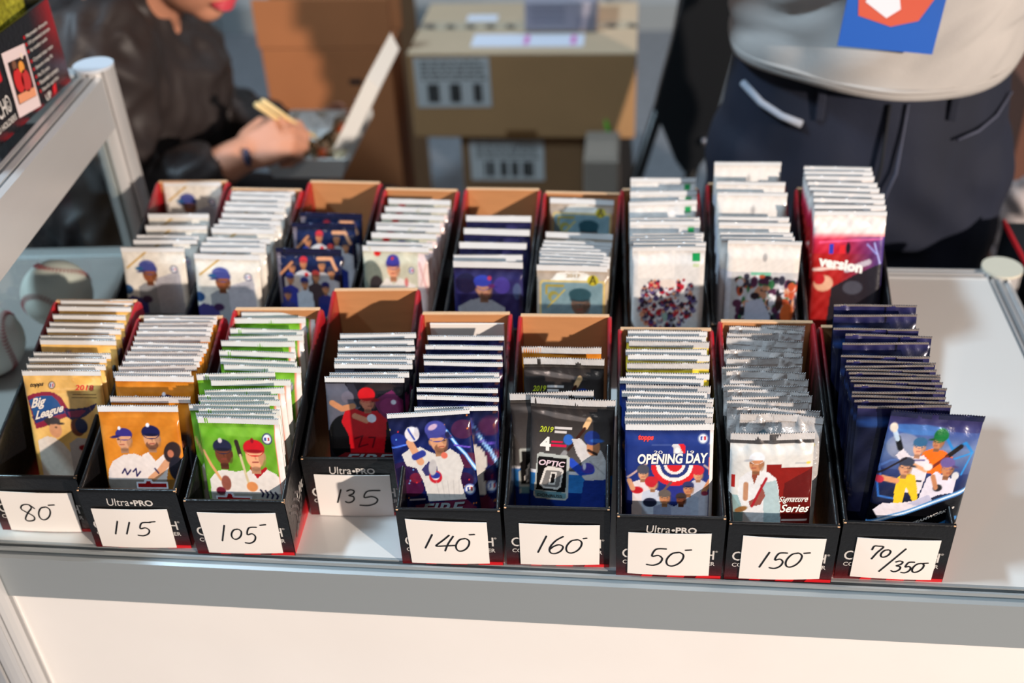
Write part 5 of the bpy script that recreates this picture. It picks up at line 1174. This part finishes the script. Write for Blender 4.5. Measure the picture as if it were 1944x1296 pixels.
# jeans
j = MB().loft([((PX, PY, .80), .166, .122, 0), ((PX, PY, .88), .173, .130, 0), ((PX, PY, .96), .168, .126, 0), ((PX, PY, 1.06), .156, .118, 0)])
for sg in (-1, 1): j.chain([(PX + sg * .085, PY, .88), (PX + sg * .10, PY - .01, .48), (PX + sg * .105, PY + .02, .10)], [.104, .080, .062])
jo = remeshed(j, 'jeans', .007, M_denim, pr, 8, lambda co: .0022 * np.sin(co[:, 2] * 75 + 6 * np.sin(co[:, 0] * 14)) * np.clip((.95 - co[:, 2]) * 10, 0, 1) + .0015 * np.sin(co[:, 0] * 60 + co[:, 2] * 30))
def jy(x, z, off=.004):   # front surface of the jeans
    k = np.interp(z, [.80, .88, .96, 1.03], [.168, .175, .170, .160]); d = np.interp(z, [.80, .88, .96, 1.03], [.125, .133, .128, .118])
    return PY - d * math.sqrt(max(.02, 1 - ((x - PX) / k) ** 2)) - off
def seam(pts, r, name, m): MB().tube([(x, jy(x, z), z) for x, z in pts], r, 6).build(name, m, jo, True)
seam([(PX - .152, .995), (PX - .132, .982), (PX - .110, .974), (PX - .088, .970)], .0045, 'pocket_seam', M_thread)
seam([(PX + .152, .985), (PX + .132, .968), (PX + .110, .958), (PX + .085, .953)], .0020, 'pocket_seam', mat('dim_thread', (70, 74, 92), .8))
seam([(PX + .002, 1.0), (PX + .002, .93), (PX - .004, .86), (PX - .012, .82)], .0022, 'fly_seam', mat('dark_thread', (14, 16, 24), .8))
seam([(PX + .022, 1.0), (PX + .020, .92), (PX + .004, .86)], .0016, 'fly_seam', mat('dim_thread'))
for x in (-.070, .075): MB().box((PX + x - .005, jy(PX + x, .99) - .000, .975), (PX + x + .005, jy(PX + x, .99) + .008, 1.02), .002).build('belt_loop', M_denim, jo)
for sg in (-1, 1):
    shp = MB().capsule((PX + sg * .105, PY + .045, .045), .044, (PX + sg * .122, PY - .145, .034), .034); shp.box((PX + sg * .113 - .045, PY - .18, .0), (PX + sg * .113 + .045, PY + .09, .022), .008)
    remeshed(shp, 'shoe', .006, M_shoe, pr, 4)
# T-shirt with a sagging hem
def hem(x): return .966 + .9 * ((x - PX) / .2) ** 2 * .07
tb = MB(); rings = []
N = 96; lv = 60; vs = []
for i in range(lv):
    t = i / (lv - 1)
    for k in range(N):
        a = 2 * math.pi * k / N; ca, sa = math.cos(a), math.sin(a)
        z0 = 1.012 + .020 * abs(ca) ** 1.5 + (.02 if sa > 0 else 0) * sa + .006 * math.sin(3 * a + 1)
        z = z0 + (1.455 - z0) * t
        rx = np.interp(z, [.95, 1.0, 1.08, 1.25, 1.36, 1.42, 1.46], [.162, .164, .167, .184, .192, .13, .075])
        ry = np.interp(z, [.95, 1.0, 1.08, 1.25, 1.36, 1.42, 1.46], [.150, .150, .146, .134, .115, .09, .065])
        f = 1 + (.22 * abs(noise.noise(Vector((ca * 1.6 + 3, sa * 1.2, (z - .10 * ca - .03 * ca * ca) * 20)))) - .045) * min(1, (z - z0) * 14) * math.exp(-((z - 1.08) / .16) ** 2) + .010 * math.sin(a * 7 + z * 20)
        vs.append((PX + rx * ca * f, PY + ry * sa * f, z))
fs = [(i * N + k, i * N + (k + 1) % N, (i + 1) * N + (k + 1) % N, (i + 1) * N + k) for i in range(lv - 1) for k in range(N)]
me = MB().add(vs, fs).mesh('t_shirt', True)
ts = link('t_shirt', me, M_shirt, pr); sol = ts.modifiers.new('s', 'SOLIDIFY'); sol.thickness = .003; sol.offset = 1
for s in (0, 1):
    e = sh[s].lerp(el[s], .62)
    sl = MB().tube([sh[s].lerp(Vector((PX, PY, 1.40)), .35), sh[s], sh[s].lerp(el[s], .3), e], [.062, .068, .062, .064], 20, False).build('sleeve', M_shirt, ts, True)
    so = sl.modifiers.new('s', 'SOLIDIFY'); so.thickness = .003
mb = MB().tube([((v[0] - PX) * 1.015 + PX, (v[1] - PY) * 1.015 + PY, v[2] + .010) for v in vs[:N] + vs[:1]], .0028, 6, False).build('hem', M_shirt, ts, True)
# badge on a lanyard
bc = Vector((.340, PY - .168, T + .293)); RB = Matrix.Rotation(.10, 3, 'Y') @ Matrix.Rotation(-.12, 3, 'X')
bd = empty('badge', (0, 0, 0)); tag(bd, 'blue plastic badge with an orange and white design hanging on the grey T-shirt', 'badge')
def bq(x, z, o=0.0): return tuple(bc + RB @ Vector((x, -o, z)))
MB().add([bq(-.048, -.062), bq(.048, -.062), bq(.048, .062), bq(-.048, .062), bq(-.048, -.062, .003), bq(.048, -.062, .003), bq(.048, .062, .003), bq(-.048, .062, .003)], [(0, 3, 2, 1), (4, 5, 6, 7), (0, 1, 5, 4), (1, 2, 6, 5), (2, 3, 7, 6), (3, 0, 4, 7)]).build('badge_card', mat('badge_blue', (30, 88, 176), .4, coat=.3), bd)
def bshape(name, pts, m, o): MB().add([bq(x, z, o) for x, z in pts], [tuple(range(len(pts)))]).build(name, m, bd)
MO = mat('badge_orange', (200, 84, 60), .45); MW = mat('badge_white', (226, 220, 226), .4)
bshape('badge_print', [(-.034 + .034 * 0, -.030), (.000, -.038), (.026, -.030), (.040, .000), (.034, .040), (.0, .050), (-.030, .030), (-.040, .0)], MO, .0035)
bshape('badge_print', [(-.030, -.016), (-.006, -.030), (.006, -.020), (.000, -.002), (-.024, .004)], MW, .004)
bshape('badge_print', [(-.020, .020), (.014, .010), (.036, .022), (.030, .034), (-.004, .030)], MW, .004)
for sx in (-1, 1):
    MB().tube([bq(sx * .006, .062, .001), (PX + sx * .05, PY - .14, 1.25), (PX + sx * .075, PY - .095, 1.40), (PX + sx * .065, PY + .03, 1.47)], .004, 8).build('lanyard', mat('blue_lanyard', (40, 80, 170), .7), bd, True)

# --- person seated on the left, eating
pl = empty('person', (0, 0, 0)); tag(pl, 'seated person in a dark jacket eating from a white lunch box', 'person')
b = MB()
pel = Vector((-.86, .98, .52)); chest = Vector((-.71, .86, .88)); neck = Vector((-.625, .835, 1.055))
hc = Vector((-.530, .802, 1.120))
fd = Vector((.80, -.30, -.44)).normalized()
yb_ = -fd; xb = yb_.cross(Vector((0, 0, 1))).normalized(); zb_ = xb.cross(yb_); RL = Matrix((xb, yb_, zb_)).transposed()
head_parts(b, hc, RL)
b.capsule(neck - Vector((0, 0, .03)), .062, hc + RL @ Vector((0, .03, -.05)), .055)
b.chain([pel, chest, neck + Vector((-.03, .0, -.02))], [.14, .135, .07])
shR = Vector((-.66, .70, .98)); elR = Vector((-.66, .615, .755)); wrR = Vector((-.482, .712, .824))
shF = Vector((-.75, 1.02, .98)); elF = Vector((-.68, 1.04, .73)); wrF = Vector((-.470, .950, .745))
b.chain([shR, elR, wrR], [.054, .044, .027]); b.chain([shF, elF, wrF], [.054, .042, .027])
b.capsule(chest, .12, shR, .05); b.capsule(chest, .12, shF, .05)
for dy, kx in ((-.10, -.40), (.10, -.36)):
    b.chain([pel + Vector((0, dy, 0)), (kx, .90 + dy, .54), (kx + .02, .90 + dy, .10)], [.088, .062, .042]); b.capsule((kx, .90 + dy, .05), .036, (kx + .15, .90 + dy, .03), .028)
hand_parts(b, wrR, basis((.85, .30, .26), (-.25, -.70, .62)), 1, (1.0, 1.15, 1.25, 1.3), .86)
hand_parts(b, wrF, basis((.78, -.22, .10), (.1, .2, -.95)), -1, (.5, .5, .5, .5), .85)
remeshed(b, 'body', .005, M_skin, pl, 3)
face_bits(pl, hc, RL, M_lips, True)
jk = MB()
jk.chain([pel, chest, neck + Vector((-.04, .0, -.07))], [.175, .165, .095], 24)
jk.capsule(chest, .15, shR, .08); jk.capsule(chest, .15, shF, .08)
jk.chain([shR, elR, elR.lerp(wrR, .68)], [.086, .070, .050], 20); jk.chain([shF, elF, elF.lerp(wrF, .7)], [.086, .070, .050], 20)
jk.capsule(neck + Vector((-.03, 0, -.02)), .085, neck + Vector((.0, 0, .02)), .070)
def fold(co):
    return np.array([-.042 * abs(noise.noise(Vector((x * 13 + z * 5, y * 11, z * 6)))) - .020 * abs(noise.noise(Vector((x * 28 - z * 12, y * 24, z * 11)))) + .014 for x, y, z in co])
remeshed(jk, 'jacket', .008, M_jacket, pl, 6, fold)
tr = MB()
for dy, kx in ((-.10, -.40), (.10, -.36)): tr.chain([pel + Vector((0, dy, -.01)), (kx, .90 + dy, .54), (kx + .02, .90 + dy, .10)], [.115, .082, .062])
remeshed(tr, 'trousers', .009, M_trouser, pl, 5)
for dy, kx in ((-.10, -.40), (.10, -.36)):
    shp = MB().capsule((kx - .02, .90 + dy, .045), .043, (kx + .17, .90 + dy, .034), .034); shp.box((kx - .06, .90 + dy - .043, 0), (kx + .20, .90 + dy + .043, .022), .008); remeshed(shp, 'shoe', .007, M_shoe, pl, 4)
tat = RL @ Vector((0, 0, 0))
MB().ball(wrR + Vector((.020, -.022, .010)), (.006, .006, .014)).build('tattoo', mat('tattoo_ink', (60, 60, 84), .6), pl, True)
# stool under the seated person
stl = empty('stool', (pel.x, pel.y, 0)); tag(stl, 'black stool under the seated person in the dark jacket', 'stool')
MB().prism([(.17 * math.cos(a * math.pi / 16), .17 * math.sin(a * math.pi / 16)) for a in range(32)], 2, .335, .37).build('seat', M_blackm, stl)
for a in range(4): MB().tube([(.12 * math.cos(a * 1.571 + .8), .12 * math.sin(a * 1.571 + .8), .335), (.17 * math.cos(a * 1.571 + .8), .17 * math.sin(a * 1.571 + .8), 0)], .012, 10).build('leg', M_blackt, stl, True)

# lunch box, open lid, food, chopsticks
lbx = empty('lunch_box', (-.402, .835, T - .083), 0); tag(lbx, 'open white clamshell lunch box held by the seated person', 'lunch box')
M_foam = mat('white_foam', (226, 226, 222), .6, bump=.05, bscale=200)
def tray(w2, d2, h, t, M=None, flip=1):
    mb = MB(); k = .012
    o = [(-w2 + k, -d2 + k, 0), (w2 - k, -d2 + k, 0), (w2 - k, d2 - k, 0), (-w2 + k, d2 - k, 0)]
    r = [(-w2, -d2, h), (w2, -d2, h), (w2, d2, h), (-w2, d2, h)]
    q = [(-w2 + t, -d2 + t, h), (w2 - t, -d2 + t, h), (w2 - t, d2 - t, h), (-w2 + t, d2 - t, h)]
    n = [(-w2 + k + t, -d2 + k + t, t), (w2 - k - t, -d2 + k + t, t), (w2 - k - t, d2 - k - t, t), (-w2 + k + t, d2 - k - t, t)]
    vs = o + r + q + n
    fs = [(3, 2, 1, 0), (12, 13, 14, 15)]
    for a, c in ((0, 4), (4, 8), (8, 12)):
        for i in range(4): fs.append((a + i, a + (i + 1) % 4, c + (i + 1) % 4, c + i))
    return mb.add([M @ Vector(v) if M else v for v in vs], fs)
tray(.064, .088, .036, .003).build('tray', M_foam, lbx)
ld = tray(.064, .088, .022, .003).build('lid', M_foam, lbx); ld.location = (.070, 0, .040)
ld.matrix_local = Matrix.Translation((.0665, 0, .040)) @ Matrix.Rotation(math.radians(-60), 4, 'Y') @ Matrix.Translation((.064, 0, -.0))
MB().box((.064, -.08, .030), (.070, .08, .042), .001).build('hinge', M_foam, lbx)
fd_ = MB(); rr = random.Random(4)
for k in range(60):
    p = [Vector((rr.uniform(-.045, .045), rr.uniform(-.065, .065), rr.uniform(.012, .030)))]
    for q in range(6): p.append(p[-1] + Vector((rr.uniform(-.014, .014), rr.uniform(-.016, .016), rr.uniform(-.004, .005))))
    p = [Vector((min(.048, max(-.048, v.x)), min(.070, max(-.070, v.y)), min(.038, max(.009, v.z)))) for v in p]
    fd_.tube(p, .0022, 6)
nd = fd_.build('noodles', mat('pale_noodles', (206, 186, 150), .5, coat=.3), lbx, True); nd['kind'] = 'stuff'
sa = MB().ball((.034, .035, .026), (.014, .018, .009)).ball((.020, -.045, .026), (.010, .010, .007)); sa.build('orange_topping', mat('orange_sauce', (206, 92, 40), .35, coat=.4), lbx, True)
n = 12; u, v = np.meshgrid(np.linspace(-1, 1, n), np.linspace(-1, 1, n))
P = np.stack([u * .030 - .008, v * .045 + .02, .034 + .012 * np.abs(u) + .004 * np.sin(u * 7 + v * 5)], -1)
pp = link('paper_liner', grids_mesh('p', [(P, None)]), mat('grease_paper', (220, 222, 220), .5), lbx); pp.modifiers.new('s', 'SOLIDIFY').thickness = .0008
mb = MB(); 
for k in range(30):
    x, y = rr.uniform(-.045, .045), rr.uniform(-.07, .07); mb.ball((x, y, .028 + rr.uniform(-.004, .004)), (.006, .007, .005), seg=8, rings=6)
mb.build('vegetables', mat('brown_vegetables', (150, 110, 76), .6, vary=.4, vscale=60), lbx, True)['kind'] = 'stuff'
A0 = Vector((-.447, .722, T + .050)); A1 = Vector((-.402, .800, T - .045)); d = (A1 - A0)
for k, (o1, o2) in enumerate((((0, 0, 0), (0, 0, 0)), ((.009, .002, .004), (.014, -.004, .006)))):
    c = MB().tube([A0 + Vector(o1), A1 + Vector(o2)], [.0042, .0024], 8).build('chopstick', mat('pale_wood', (230, 198, 140), .6), None, True)
    tag(c, ('pale wooden chopstick in the hand, the one nearer the jacket', 'pale wooden chopstick in the hand, the one nearer the lid')[k], 'chopstick', 'chopsticks over the lunch box')
